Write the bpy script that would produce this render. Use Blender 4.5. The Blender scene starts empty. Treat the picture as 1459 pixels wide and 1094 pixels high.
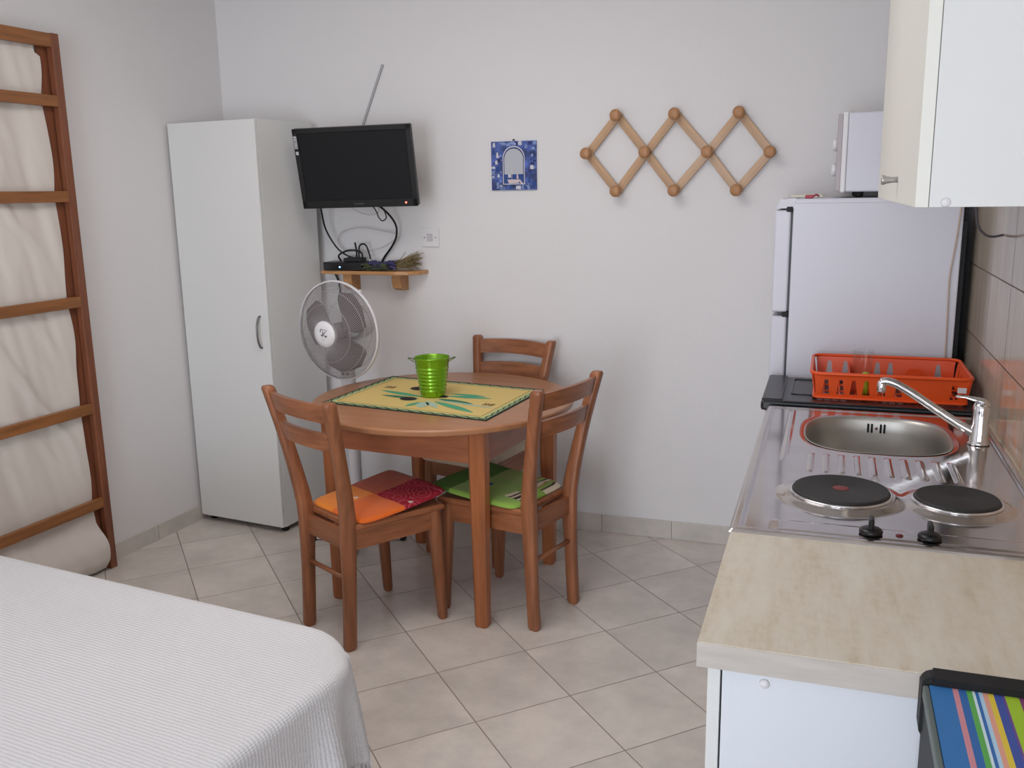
import bpy, bmesh, math, random
from mathutils import Vector, Matrix, noise
PI = math.pi
sc = bpy.context.scene
C = sc.collection
random.seed(7)

# ------------------------------------------------------------------ materials
def lin(c):
    return tuple((x / 12.92 if x <= .04045 else ((x + .055) / 1.055) ** 2.4) for x in [v / 255 for v in c]) + (1,)

MC = {}
def mat(name, col, rough=.5, metal=0, bump=0, bscale=200, var=0, vscale=8, vstretch=(1, 1, 1), spec=.5, trans=0, ior=1.45,
        emit=None, coat=0, sheen=0, detail=4):
    if name in MC: return MC[name]
    m = bpy.data.materials.new(name); m.use_nodes = True
    nt = m.node_tree; b = nt.nodes['Principled BSDF']
    b.inputs['Base Color'].default_value = lin(col)
    b.inputs['Roughness'].default_value = rough; b.inputs['Metallic'].default_value = metal
    b.inputs['Specular IOR Level'].default_value = spec
    b.inputs['Transmission Weight'].default_value = trans; b.inputs['IOR'].default_value = ior
    b.inputs['Coat Weight'].default_value = coat; b.inputs['Coat Roughness'].default_value = .1
    b.inputs['Sheen Weight'].default_value = sheen
    tc = nt.nodes.new('ShaderNodeTexCoord')
    if emit:
        b.inputs['Emission Color'].default_value = lin(emit[0]); b.inputs['Emission Strength'].default_value = emit[1]
    if var:
        mp = nt.nodes.new('ShaderNodeMapping'); mp.inputs['Scale'].default_value = vstretch
        n = nt.nodes.new('ShaderNodeTexNoise'); n.inputs['Scale'].default_value = vscale; n.inputs['Detail'].default_value = detail
        nt.links.new(tc.outputs['Object'], mp.inputs[0]); nt.links.new(mp.outputs[0], n.inputs['Vector'])
        r = nt.nodes.new('ShaderNodeValToRGB')
        a = [max(0, v * (1 - var)) for v in lin(col)[:3]] + [1]; c2 = [min(1, v * (1 + var)) for v in lin(col)[:3]] + [1]
        r.color_ramp.elements[0].color = a; r.color_ramp.elements[1].color = c2
        r.color_ramp.elements[0].position = .3; r.color_ramp.elements[1].position = .7
        nt.links.new(n.outputs['Fac'], r.inputs[0]); nt.links.new(r.outputs[0], b.inputs['Base Color'])
    if bump:
        n = nt.nodes.new('ShaderNodeTexNoise'); n.inputs['Scale'].default_value = bscale
        nt.links.new(tc.outputs['Object'], n.inputs['Vector'])
        bp = nt.nodes.new('ShaderNodeBump'); bp.inputs['Strength'].default_value = bump; bp.inputs['Distance'].default_value = .002
        nt.links.new(n.outputs['Fac'], bp.inputs['Height']); nt.links.new(bp.outputs[0], b.inputs['Normal'])
    MC[name] = m
    return m

def wood(name, col, axis, rough=.4, var=.28, scale=9, coat=.15):
    st = [6, 6, 6]; st['xyz'.index(axis)] = .5
    m = mat(name, col, rough, var=var, vscale=scale, vstretch=tuple(st), coat=coat, detail=6)
    return m

class NB:  # tiny node builder
    def __init__(s, m): s.nt = m.node_tree
    def n(s, t, **k):
        x = s.nt.nodes.new(t)
        for a, v in k.items(): setattr(x, a, v)
        return x
    def l(s, a, b): s.nt.links.new(a, b)
    def math(s, op, a, b=None, c=None):
        x = s.n('ShaderNodeMath', operation=op)
        for i, v in enumerate((a, b, c)):
            if v is None: continue
            if isinstance(v, (int, float)): x.inputs[i].default_value = v
            else: s.l(v, x.inputs[i])
        return x.outputs[0]
    def mix(s, f, a, b):
        x = s.n('ShaderNodeMix', data_type='RGBA')
        if isinstance(f, (int, float)): x.inputs[0].default_value = f
        else: s.l(f, x.inputs[0])
        for i, v in ((6, a), (7, b)):
            if isinstance(v, tuple): x.inputs[i].default_value = v
            else: s.l(v, x.inputs[i])
        return x.outputs[2]

def tile_mat(name, base, grout, pitch, ang, origin, axes=(0, 1), pitch2=None, var=.12, line=.0035, rough=.25, grain=(1, 1, 1), gscale=6):
    m = bpy.data.materials.new(name); m.use_nodes = True
    k = NB(m); b = m.node_tree.nodes['Principled BSDF']
    tc = k.n('ShaderNodeTexCoord'); sp = k.n('ShaderNodeSeparateXYZ'); k.l(tc.outputs['Object'], sp.inputs[0])
    X, Y = sp.outputs[axes[0]], sp.outputs[axes[1]]
    pitch2 = pitch2 or pitch
    x = k.math('SUBTRACT', X, origin[0]); y = k.math('SUBTRACT', Y, origin[1])
    ca, sa = math.cos(ang), math.sin(ang)
    u = k.math('ADD', k.math('MULTIPLY', x, ca), k.math('MULTIPLY', y, sa))
    v = k.math('ADD', k.math('MULTIPLY', x, -sa), k.math('MULTIPLY', y, ca))
    u = k.math('DIVIDE', u, pitch); v = k.math('DIVIDE', v, pitch2)
    def dist(w, p):  # metres to nearest line
        f = k.math('FRACT', k.math('ADD', w, .5)); return k.math('MULTIPLY', k.math('ABSOLUTE', k.math('SUBTRACT', f, .5)), p)
    dmin = k.math('MINIMUM', dist(u, pitch), dist(v, pitch2))
    g = k.math('LESS_THAN', dmin, line / 2)
    cell = k.n('ShaderNodeCombineXYZ'); k.l(k.math('FLOOR', u), cell.inputs[0]); k.l(k.math('FLOOR', v), cell.inputs[1])
    wn = k.n('ShaderNodeTexWhiteNoise', noise_dimensions='3D'); k.l(cell.outputs[0], wn.inputs['Vector'])
    mp = k.n('ShaderNodeMapping'); mp.inputs['Scale'].default_value = grain; k.l(tc.outputs['Object'], mp.inputs[0])
    ad = k.n('ShaderNodeVectorMath', operation='ADD'); k.l(mp.outputs[0], ad.inputs[0]); k.l(wn.outputs['Color'], ad.inputs[1])
    no = k.n('ShaderNodeTexNoise'); no.inputs['Scale'].default_value = gscale; no.inputs['Detail'].default_value = 8; no.inputs['Roughness'].default_value = .65
    k.l(ad.outputs[0], no.inputs['Vector'])
    r = k.n('ShaderNodeValToRGB'); L = lin(base)
    r.color_ramp.elements[0].color = tuple(c * (1 - var) for c in L[:3]) + (1,); r.color_ramp.elements[1].color = tuple(min(1, c * (1 + var)) for c in L[:3]) + (1,)
    r.color_ramp.elements[0].position = .32; r.color_ramp.elements[1].position = .68
    k.l(no.outputs['Fac'], r.inputs[0])
    hsv = k.n('ShaderNodeHueSaturation'); k.l(r.outputs[0], hsv.inputs['Color'])
    k.l(k.math('ADD', k.math('MULTIPLY', wn.outputs['Value'], .08), .96), hsv.inputs['Value'])
    k.l(k.mix(g, hsv.outputs[0], lin(grout)), b.inputs['Base Color'])
    k.l(k.math('ADD', k.math('MULTIPLY', g, .4), rough), b.inputs['Roughness'])
    bp = k.n('ShaderNodeBump'); bp.inputs['Distance'].default_value = .0015; bp.inputs['Strength'].default_value = .5; bp.invert = True
    k.l(g, bp.inputs['Height']); k.l(bp.outputs[0], b.inputs['Normal'])
    return m

# ------------------------------------------------------------------ mesh helpers
def B(): return bmesh.new()

def box(bm, a, b, mi=0, M=None, bev=0, seg=2):
    """axis box a..b (optionally transformed by M, bevelled)"""
    co = [(x, y, z) for x in (a[0], b[0]) for y in (a[1], b[1]) for z in (a[2], b[2])]
    t = bmesh.new()
    v = [t.verts.new(c) for c in co]
    for f in ((0, 1, 3, 2), (4, 6, 7, 5), (0, 4, 5, 1), (2, 3, 7, 6), (0, 2, 6, 4), (1, 5, 7, 3)):
        t.faces.new([v[i] for i in f])
    bmesh.ops.recalc_face_normals(t, faces=t.faces)
    if bev:
        bmesh.ops.bevel(t, geom=list(t.edges), offset=bev, segments=seg, affect='EDGES', profile=.5, clamp_overlap=True)
    add(bm, t, mi, M)
    return bm

def add(bm, t, mi=0, M=None, smooth=False):
    mp = {}
    for v in t.verts:
        mp[v] = bm.verts.new(M @ v.co if M else v.co)
    for f in t.faces:
        try:
            n = bm.faces.new([mp[v] for v in f.verts]); n.material_index = mi if mi else f.material_index; n.smooth = smooth or f.smooth
        except ValueError: pass
    t.free()

def hexa(bm, pts, mi=0):
    """8 points: bottom ring 4, top ring 4"""
    v = [bm.verts.new(p) for p in pts]
    for f in ((3, 2, 1, 0), (4, 5, 6, 7), (0, 1, 5, 4), (1, 2, 6, 5), (2, 3, 7, 6), (3, 0, 4, 7)):
        q = bm.faces.new([v[i] for i in f]); q.material_index = mi
    return bm

def rings(bm, rs, cap=True, close=False, mi=0, smooth=True):
    """loft a list of rings of points"""
    vr = [[bm.verts.new(p) for p in r] for r in rs]
    n = len(vr[0])
    seq = list(zip(vr, vr[1:])) + ([(vr[-1], vr[0])] if close else [])
    for r0, r1 in seq:
        for i in range(n):
            f = bm.faces.new((r0[i], r0[(i + 1) % n], r1[(i + 1) % n], r1[i])); f.smooth = smooth; f.material_index = mi
    if cap and not close:
        for r, rev in ((vr[0], True), (vr[-1], False)):
            f = bm.faces.new(list(reversed(r)) if rev else r); f.material_index = mi
    return bm

def lathe(bm, prof, c=(0, 0, 0), n=32, axis='z', mi=0, M=None, smooth=True):
    rs = []
    for r, z in prof:
        r = max(r, 1e-5); ring = []
        for i in range(n):
            a = 2 * PI * i / n; p = Vector((r * math.cos(a), r * math.sin(a), z))
            if axis == 'x': p = Vector((p.z, p.x, p.y))
            if axis == 'y': p = Vector((p.y, p.z, p.x))
            p = p + Vector(c)
            ring.append(M @ p if M else p)
        rs.append(ring)
    return rings(bm, rs, mi=mi, smooth=smooth)

def catmull(pts, sub=6):
    P = [Vector(p) for p in pts]
    if len(P) < 3: return P
    P = [2 * P[0] - P[1]] + P + [2 * P[-1] - P[-2]]; out = []
    for i in range(1, len(P) - 2):
        for k in range(sub):
            t = k / sub; a, b, c, d = P[i - 1:i + 3]
            out.append(.5 * ((2 * b) + (-a + c) * t + (2 * a - 5 * b + 4 * c - d) * t * t + (-a + 3 * b - 3 * c + d) * t ** 3))
    out.append(P[-2]); return out

def tube(bm, pts, r, n=8, smooth=True, mi=0, sub=0, taper=None, closed=False):
    P = catmull(pts, sub) if sub else [Vector(p) for p in pts]
    up = Vector((0, 0, 1)); rs = []; prev = None
    for i, p in enumerate(P):
        if closed: t = (P[(i + 1) % len(P)] - P[i - 1]).normalized()
        else: t = (P[min(i + 1, len(P) - 1)] - P[max(i - 1, 0)]).normalized()
        if prev is None:
            u = t.orthogonal().normalized()
        else:
            u = (prev - t * prev.dot(t)).normalized()
        prev = u; w = t.cross(u); rr = r if taper is None else r * taper(i / (len(P) - 1))
        rs.append([p + (u * math.cos(2 * PI * k / n) + w * math.sin(2 * PI * k / n)) * rr for k in range(n)])
    return rings(bm, rs, smooth=smooth, mi=mi, close=closed)

def prism(bm, poly, z0, z1, mi=0, M=None, bev=0):
    t = bmesh.new()
    a = [t.verts.new((x, y, z0)) for x, y in poly]; b = [t.verts.new((x, y, z1)) for x, y in poly]
    n = len(poly)
    t.faces.new(list(reversed(a))); t.faces.new(b)
    for i in range(n): t.faces.new((a[i], a[(i + 1) % n], b[(i + 1) % n], b[i]))
    bmesh.ops.recalc_face_normals(t, faces=t.faces)
    if bev:
        es = [e for e in t.edges if abs(e.verts[0].co.z - e.verts[1].co.z) < 1e-6]
        bmesh.ops.bevel(t, geom=es, offset=bev, segments=2, affect='EDGES', clamp_overlap=True)
    add(bm, t, mi, M)
    return bm

def rrect(x0, y0, x1, y1, r, n=6):
    out = []
    for cx, cy, a0 in ((x1 - r, y1 - r, 0), (x0 + r, y1 - r, PI / 2), (x0 + r, y0 + r, PI), (x1 - r, y0 + r, 1.5 * PI)):
        for i in range(n + 1):
            a = a0 + PI / 2 * i / n; out.append((cx + r * math.cos(a), cy + r * math.sin(a)))
    return out

def obj(name, bm, m, parent=None, **props):
    me = bpy.data.meshes.new(name); bmesh.ops.recalc_face_normals(bm, faces=bm.faces) if props.pop('fix', True) else None
    bm.to_mesh(me); bm.free()
    for x in (m if isinstance(m, (list, tuple)) else [m]): me.materials.append(x)
    o = bpy.data.objects.new(name, me); C.objects.link(o)
    if parent: o.parent = parent
    for k, v in props.items(): o[k] = v
    return o

def thing(name, label, cat, loc=(0, 0, 0), rotz=0, group=None, rot=None):
    o = bpy.data.objects.new(name, None); C.objects.link(o)
    o.location = loc; o.rotation_euler = rot or (0, 0, rotz); o.empty_display_size = .05
    o['label'] = label; o['category'] = cat
    if group: o['group'] = group
    return o

def islands(name, bm, m, parent=None, **props):
    """link every loose piece of bm as a part of its own"""
    bm.verts.ensure_lookup_table(); seen = set(); out = []
    for v0 in bm.verts:
        if v0 in seen: continue
        st = [v0]; seen.add(v0); comp = []
        while st:
            v = st.pop(); comp.append(v)
            for e in v.link_edges:
                w = e.other_vert(v)
                if w not in seen: seen.add(w); st.append(w)
        nb = bmesh.new(); mp = {v: nb.verts.new(v.co) for v in comp}; fs = {f for v in comp for f in v.link_faces}
        for f in fs:
            g = nb.faces.new([mp[v] for v in f.verts]); g.smooth = f.smooth; g.material_index = f.material_index
        out.append(obj(name, nb, m, parent, **props))
    bm.free(); return out

def tag(o, label, cat, group=None):
    o['label'] = label; o['category'] = cat
    if group: o['group'] = group
    return o

def struct(name, bm, m):
    return obj(name, bm, m, kind='structure')

def smooth_angle(o, ang=40):
    for p in o.data.polygons: p.use_smooth = True
    if hasattr(o.data, 'set_sharp_from_angle'): o.data.set_sharp_from_angle(angle=math.radians(ang))
    return o

def text_bm(body, size, M, mi=0, depth=0):
    cu = bpy.data.curves.new('t', 'FONT'); cu.body = body; cu.size = size; cu.align_x = 'CENTER'; cu.align_y = 'CENTER'; cu.extrude = depth
    o = bpy.data.objects.new('t', cu); C.objects.link(o)
    me = bpy.data.meshes.new_from_object(o.evaluated_get(bpy.context.evaluated_depsgraph_get()))
    bm = bmesh.new(); bm.from_mesh(me); bm.transform(M)
    bpy.data.objects.remove(o); bpy.data.curves.remove(cu); bpy.data.meshes.remove(me)
    return bm

# ------------------------------------------------------------------ palette
M_wall = mat('plaster', (229, 226, 226), .9, bump=.35, bscale=120, spec=.2)
M_ceil = mat('ceiling_white', (235, 234, 232), .9)
M_white = mat('white_laminate', (224, 224, 222), .42, spec=.4)
M_whiteb = mat('white_edge', (232, 231, 222), .45)
M_fridge = mat('fridge_enamel', (214, 214, 224), .35, bump=.05, bscale=300)
M_plastic = mat('white_plastic', (228, 226, 228), .35)
M_black = mat('black_plastic', (16, 16, 18), .35)
M_blackm = mat('black_matte', (20, 20, 23), .6)
M_dark = mat('dark_gap', (12, 12, 12), .8)
M_chrome = mat('chrome', (225, 225, 228), .08, metal=1)
M_steel = mat('stainless_steel', (204, 198, 195), .12, metal=1, bump=.05, bscale=30, var=.05, vscale=12)
M_basin = mat('brushed_steel', (190, 187, 181), .42, metal=1)
M_grey = mat('grey_metal', (130, 128, 128), .35, metal=.8)
WC = (150, 94, 62)
M_wz = wood('chair_wood_vertical', WC, 'z'); M_wy = wood('chair_wood_crosswise', WC, 'y'); M_wx = wood('chair_wood_lengthwise', (154, 95, 61), 'x')
M_ttop = wood('table_top_wood', (172, 119, 82), 'x', rough=.38, var=.1, scale=5)
M_tz = wood('table_leg_wood', (164, 98, 58), 'z', var=.2); M_tx = wood('table_apron_wood', (158, 96, 62), 'x', var=.2)
M_pine = wood('pine', (190, 152, 116), 'x', var=.18, rough=.5); M_pineknob = wood('pine_knob', (176, 128, 88), 'z', var=.2, rough=.5)
M_shelf = wood('shelf_wood', (192, 142, 92), 'x', var=.18, rough=.5)
M_frame = wood('frame_wood_vertical', (128, 76, 52), 'z', var=.25, rough=.45); M_framey = wood('frame_wood_crosswise', (146, 94, 52), 'y', var=.25, rough=.45)
M_floor = tile_mat('floor_tiles', (212, 203, 195), (150, 136, 126), .316, math.radians(44.3), (-.909, 2.694), var=.13, line=.004, gscale=5)
M_base = tile_mat('baseboard_tiles_back', (204, 197, 190), (140, 130, 120), .316, 0, (-.92, -.5), axes=(0, 2), pitch2=5, var=.12, line=.003)
M_base2 = tile_mat('baseboard_tiles_left', (204, 197, 190), (150, 140, 130), .316, 0, (3.18, -.5), axes=(1, 2), pitch2=5, var=.12, line=.003)

# ------------------------------------------------------------------ room
RX, BY, CZ, RY = .455, 3.855, 2.62, -3.0
def wl(y): return -2.845 + .065 * (y - 2.944)       # left wall runs slightly out of square
LX0, LX1 = wl(RY), wl(BY)
bm = B(); box(bm, (LX0 - .3, RY - 1.2, -.1), (RX + .15, BY + .15, 0)); struct('floor', bm, M_floor)
bm = B(); box(bm, (LX0 - .3, RY - .15, CZ), (RX + .15, BY + .15, CZ + .1)); struct('ceiling', bm, M_ceil)
bm = B(); box(bm, (LX1 - .15, BY, 0), (RX + .15, BY + .15, CZ)); struct('wall_back', bm, M_wall)
bm = B(); hexa(bm, [(LX0 - .15, RY, 0), (LX0, RY, 0), (LX1, BY, 0), (LX1 - .15, BY, 0)] + [(LX0 - .15, RY, CZ), (LX0, RY, CZ), (LX1, BY, CZ), (LX1 - .15, BY, CZ)]); struct('wall_left', bm, M_wall)
bm = B(); box(bm, (RX, RY, 0), (RX + .15, BY, CZ)); struct('wall_right', bm, M_wall)
# rear wall with the glazed door opening daylight comes through
DX0, DX1, DZ = -1.75, .05, 2.2
bm = B(); box(bm, (LX0 - .15, RY - .15, 0), (DX0, RY, CZ)); box(bm, (DX1, RY - .15, 0), (RX + .15, RY, CZ)); box(bm, (DX0, RY - .15, DZ), (DX1, RY, CZ))
struct('wall_rear', bm, M_wall)
bm = B()
for x in (DX0, DX1 - .07): box(bm, (x, RY - .12, 0), (x + .07, RY - .04, DZ))
box(bm, (DX0, RY - .12, DZ - .07), (DX1, RY - .04, DZ)); box(bm, ((DX0 + DX1) / 2 - .04, RY - .12, 0), ((DX0 + DX1) / 2 + .04, RY - .04, DZ)); struct('door_1', bm, M_white)
bm = B(); box(bm, (LX1, BY - .01, 0), (RX, BY, .082), bev=.002); struct('baseboard_back', bm, M_base)
bm = B(); y0 = 2.9
hexa(bm, [(wl(y0) - .001, y0, 0), (wl(y0) + .01, y0, 0), (wl(3.84) + .01, 3.84, 0), (wl(3.84) - .001, 3.84, 0)] + [(wl(y0) - .001, y0, .07), (wl(y0) + .01, y0, .07), (wl(3.84) + .01, 3.84, .07), (wl(3.84) - .001, 3.84, .07)])
struct('baseboard_left', bm, M_base2)

# wall tiles over the worktop
m = tile_mat('wall_tiles', (196, 184, 168), (100, 80, 68), .33, 0, (2.33, .828), axes=(1, 2), pitch2=.217, var=.12, line=.0042, rough=.12, grain=(1, 5, .5), gscale=3)
k = NB(m); b_ = m.node_tree.nodes['Principled BSDF']
src = b_.inputs['Base Color'].links[0].from_socket
tc = k.n('ShaderNodeTexCoord'); sp = k.n('ShaderNodeSeparateXYZ'); k.l(tc.outputs['Object'], sp.inputs[0])
band = k.math('MULTIPLY', k.math('LESS_THAN', sp.outputs[2], 1.04), k.math('GREATER_THAN', sp.outputs[2], .83))
no = k.n('ShaderNodeTexVoronoi'); no.inputs['Scale'].default_value = 16; k.l(tc.outputs['Object'], no.inputs['Vector'])
pt = k.math('MULTIPLY', k.math('MULTIPLY', band, k.math('LESS_THAN', no.outputs['Distance'], .55)), .42)
near = k.math('LESS_THAN', sp.outputs[1], 2.66)
k.l(k.mix(k.math('MULTIPLY', pt, near), src, lin((214, 160, 124))), b_.inputs['Base Color'])
bm = B(); box(bm, (RX - .008, 1.15, .62), (RX + .001, 3.45, 1.5)); struct('trim_1', bm, m)

# ------------------------------------------------------------------ camera and light
cam = bpy.data.cameras.new('camera'); co = bpy.data.objects.new('camera', cam); C.objects.link(co)
yaw, pitch, roll, f = .33543653, .2067983, .01707806, 1302.14
cy_, sy_ = math.cos(yaw), math.sin(yaw)
fw = Vector((-sy_ * math.cos(pitch), cy_ * math.cos(pitch), -math.sin(pitch))); r_ = Vector((cy_, sy_, 0)); d_ = fw.cross(r_)
r2 = r_ * math.cos(roll) + d_ * math.sin(roll); d2 = -r_ * math.sin(roll) + d_ * math.cos(roll)
Mx = Matrix((( r2.x, -d2.x, -fw.x, 0), (r2.y, -d2.y, -fw.y, 0), (r2.z, -d2.z, -fw.z, 1.52), (0, 0, 0, 1)))
co.matrix_world = Mx; cam.sensor_width = 36; cam.lens = f / 1459 * 36; cam.clip_start = .02
sc.camera = co

def area(name, loc, rot, sx, sy, power, col):
    l = bpy.data.lights.new(name, 'AREA'); l.shape = 'RECTANGLE'; l.size = sx; l.size_y = sy; l.energy = power; l.color = col
    o = bpy.data.objects.new(name, l); C.objects.link(o); o.location = loc; o.rotation_euler = rot; return o
area('daylight_door', ((DX0 + DX1) / 2, RY - .2, 1.1), (PI / 2, 0, 0), DX1 - DX0, 2.1, 84, (.84, .91, 1.0))
w = bpy.data.worlds.new('world'); sc.world = w; w.use_nodes = True
bg = w.node_tree.nodes['Background']; bg.inputs[0].default_value = (.8, .88, 1, 1); bg.inputs[1].default_value = 1.0
area('ceiling_fill', (-1.2, 2.0, CZ - .03), (0, 0, 0), 1.2, 1.2, 15, (1, .95, .92))  # added soft fill standing in for ceiling bounce, no real fixture
sc.view_settings.view_transform = 'Standard'; sc.view_settings.look = 'None'; sc.view_settings.gamma = 1; sc.view_settings.use_curve_mapping = False
sc.view_settings.exposure = .35

# ------------------------------------------------------------------ dining chairs (local +x = forward)
def strip(bm, path, halfw, halfd, mi=0, up=None):
    """rectangular-section member through path points; halfw across local y, halfd across local x"""
    rs = []
    n = len(path)
    for i, (p, hw, hd) in enumerate(zip(path, halfw, halfd)):
        c = Vector(p); b = min(hw, hd) * .35
        ring = [(hd, hw - b), (hd - b, hw), (-hd + b, hw), (-hd, hw - b), (-hd, -hw + b), (-hd + b, -hw), (hd - b, -hw), (hd, -hw + b)]
        rs.append([c + Vector((x, y, 0)) for x, y in ring])
    return rings(bm, rs, smooth=False)

def make_chair(label):
    t = thing('dining_chair', label, 'chair', group='wooden dining chairs round the table')
    D, wr, wt, H, zs = .343, .134, .196, .887, .443
    def post_y(z): return wr - .003 + (wt - wr) * max(0, (z - .40) / (H - .40)) ** 1.15
    def post_x(z):
        if z < zs: return -D / 2 - .016 * (1 - z / zs) ** 1.5
        q = (z - zs) / (H - zs); return -D / 2 - .082 * q ** 1.25
    for s in (1, -1):
        zz = [0, .012] + [.05 + i * (H - .07) / 16 for i in range(17)] + [H - .008, H]
        hd = []; hw = []
        for z in zz:
            q = z / H; d = .0205 + .006 * math.exp(-((z - .43) / .16) ** 2) ; w = .018
            if z < .01: d -= .004; w -= .004
            if z > H - .005: d -= .006; w -= .004
            hd.append(d); hw.append(w)
        bm = B(); strip(bm, [(post_x(z), s * post_y(z), z) for z in zz], hw, hd); smooth_angle(obj('rear_leg', bm, M_wz, t), 50)
        zz = [0, .012, .1, .25, .36, zs - .02]
        hh = [.012, .0155, .017, .0195, .0215, .0215]
        bm = B(); strip(bm, [(D / 2 - .008 + .024 * (1 - z / zs), s * (.170 - .006 * (z / zs)), z) for z in zz], hh, hh); smooth_angle(obj('front_leg', bm, M_wz, t), 50)
    # seat board: slightly dished, bowed front
    bm = B(); n = 14; out = []
    pts = []
    for i in range(n + 1):
        u = -1 + 2 * i / n; pts.append((D / 2 + .022 + .016 * (1 - u * u), u * .192))
    pts2 = [(-D / 2 + .02, .150), (-D / 2 + .02, -.150)]
    poly = pts + pts2
    def shrink(p, k): return (p[0] * (1 - k / .2), p[1] * (1 - k / .2))
    rs = []
    for z, kx in ((zs - .022, .006), (zs - .016, 0), (zs - .006, 0), (zs, .006)):
        rs.append([Vector((*shrink(p, kx), z)) for p in poly])
    rings(bm, rs, smooth=False); smooth_angle(obj('seat', bm, M_wx, t), 35)
    z0, z1 = zs - .088, zs - .022
    bm = B()
    hexa(bm, [(D / 2 - .005, -.150, z0), (D / 2 + .013, -.150, z0), (D / 2 + .013, .150, z0), (D / 2 - .005, .150, z0)] + [(D / 2 - .005, -.150, z1), (D / 2 + .013, -.150, z1), (D / 2 + .013, .150, z1), (D / 2 - .005, .150, z1)])
    hexa(bm, [(-D / 2 - .009, -.122, z0), (-D / 2 + .009, -.122, z0), (-D / 2 + .009, .122, z0), (-D / 2 - .009, .122, z0)] + [(-D / 2 - .009, -.122, z1), (-D / 2 + .009, -.122, z1), (-D / 2 + .009, .122, z1), (-D / 2 - .009, .122, z1)])
    islands('cross_rail', bm, M_wy, t)
    bm = B()
    for s in (1, -1):
        a, b = (-D / 2 + .018, s * .136), (D / 2 - .02, s * .166)
        hexa(bm, [(a[0], a[1] - .009, z0), (b[0], b[1] - .009, z0), (b[0], b[1] + .009, z0), (a[0], a[1] + .009, z0)] + [(a[0], a[1] - .009, z1), (b[0], b[1] - .009, z1), (b[0], b[1] + .009, z1), (a[0], a[1] + .009, z1)])
    islands('side_rail', bm, M_wx, t)
    bm = B(); tube(bm, [(post_x(.25) , -post_y(.25) + .008, .25), (post_x(.25), post_y(.25) - .008, .25)], .0085, 12); obj('stretcher', bm, M_wy, t)
    for zc in (H - .047, H - .147):
        bm = B(); rs = []; n = 12
        for i in range(n + 1):
            u = -1 + 2 * i / n; y = u * (post_y(zc) - .008); bow = -.032 * (1 - u * u); 
            th = .0085
            def px(z): return post_x(z) + bow
            hh = .0305
            arch = .006 * (1 - u * u)
            rs.append([Vector((px(zc - hh) - th, y, zc - hh + arch)), Vector((px(zc - hh) + th, y, zc - hh + arch)), Vector((px(zc + hh) + th, y, zc + hh + arch)), Vector((px(zc + hh) - th, y, zc + hh + arch))])
        rings(bm, rs, smooth=False); smooth_angle(obj('back_rail', bm, M_wy, t), 30)
    return t

def copy_tree(o, parent=None):
    c = o.copy(); C.objects.link(c)
    if parent: c.parent = parent
    for ch in list(o.children): copy_tree(ch, c)
    return c
chA = make_chair('wooden dining chair nearest the bed, with orange and red seat pad')
chB = copy_tree(chA); chB['label'] = 'wooden dining chair on the fridge side of the table, with green patterned seat pad'
chC = copy_tree(chA); chC['label'] = 'wooden dining chair behind the table against the back wall, facing the camera'
PA = ((-1.51, 2.751, 0), 1.088); PB_ = ((-1.067, 3.028, 0), 2.856); PC = ((-1.367, 3.547, 0), -1.793)
for c, (l, a) in ((chA, PA), (chB, PB_), (chC, PC)): c.location = l; c.rotation_euler = (0, 0, a)

# seat pads: grid with material chosen per cell
def pad(name, mats, fn, loc, a, w=.36, d=.35, th=.015, z=.444, lift=None, soft=.01):
    bm = B(); n = 44; top = {}; bot = {}
    for i in range(n + 1):
        for j in range(n + 1):
            u, v = -1 + 2 * i / n, -1 + 2 * j / n
            # square to rounded square
            e = 9; s = max(abs(u), abs(v)); L = (abs(u) ** e + abs(v) ** e) ** (1 / e) or 1
            q = s / L if L else 1
            wid = (w / 2) * (1 - .07 * (1 - (u + 1) / 2))
            x, y = u * q * d / 2, v * q * wid
            edge = 1 - s ** 18
            zz = (lift(u, v) if lift else 0)
            nz = noise.noise(Vector((x * 14, y * 14, 3))) * .003
            top[i, j] = bm.verts.new((x, y, zz + .004 + (th - .004) * max(0, edge) ** .5 + nz * edge))
            bot[i, j] = bm.verts.new((x, y, zz))
    for i in range(n):
        for j in range(n):
            u, v = -1 + 2 * (i + .5) / n, -1 + 2 * (j + .5) / n
            f = bm.faces.new((top[i, j], top[i + 1, j], top[i + 1, j + 1], top[i, j + 1])); f.smooth = True; f.material_index = fn(u, v)
            f = bm.faces.new((bot[i, j], bot[i, j + 1], bot[i + 1, j + 1], bot[i + 1, j])); f.material_index = fn(u, v)
    for i in range(n):
        for (a0, b0) in (((i, 0), (i + 1, 0)), ((i + 1, n), (i, n)), ((0, i + 1), (0, i)), ((n, i), (n, i + 1))):
            f = bm.faces.new((bot[a0], bot[b0], top[b0], top[a0])); f.smooth = True; f.material_index = fn(-1 + 2 * (a0[0] + .3) / n if a0[0] < n else .98, -1 + 2 * (a0[1] + .3) / n if a0[1] < n else .98)
    o = obj(name, bm, mats); o.location = (loc[0], loc[1], z); o.rotation_euler = (0, 0, a)
    return o
M_or1 = mat('orange_cloth', (226, 104, 24), .85, bump=.4, bscale=500, sheen=.2); M_or2 = mat('yellow_orange_cloth', (236, 134, 26), .85, bump=.4, bscale=500, sheen=.2)
M_or3 = mat('rust_cloth', (188, 74, 26), .85, bump=.4, bscale=500, sheen=.2)
M_crim = mat('crimson_cloth', (158, 28, 44), .85)
kk = NB(M_crim); tcx = kk.n('ShaderNodeTexCoord'); vo = kk.n('ShaderNodeTexVoronoi'); vo.inputs['Scale'].default_value = 17; kk.l(tcx.outputs['Object'], vo.inputs['Vector'])
sn = kk.math('SINE', kk.math('MULTIPLY', vo.outputs['Distance'], 26)); kk.l(kk.mix(kk.math('MULTIPLY', kk.math('GREATER_THAN', sn, .72), .7), lin((158, 26, 44)), lin((196, 96, 112))), M_crim.node_tree.nodes['Principled BSDF'].inputs['Base Color'])
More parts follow.
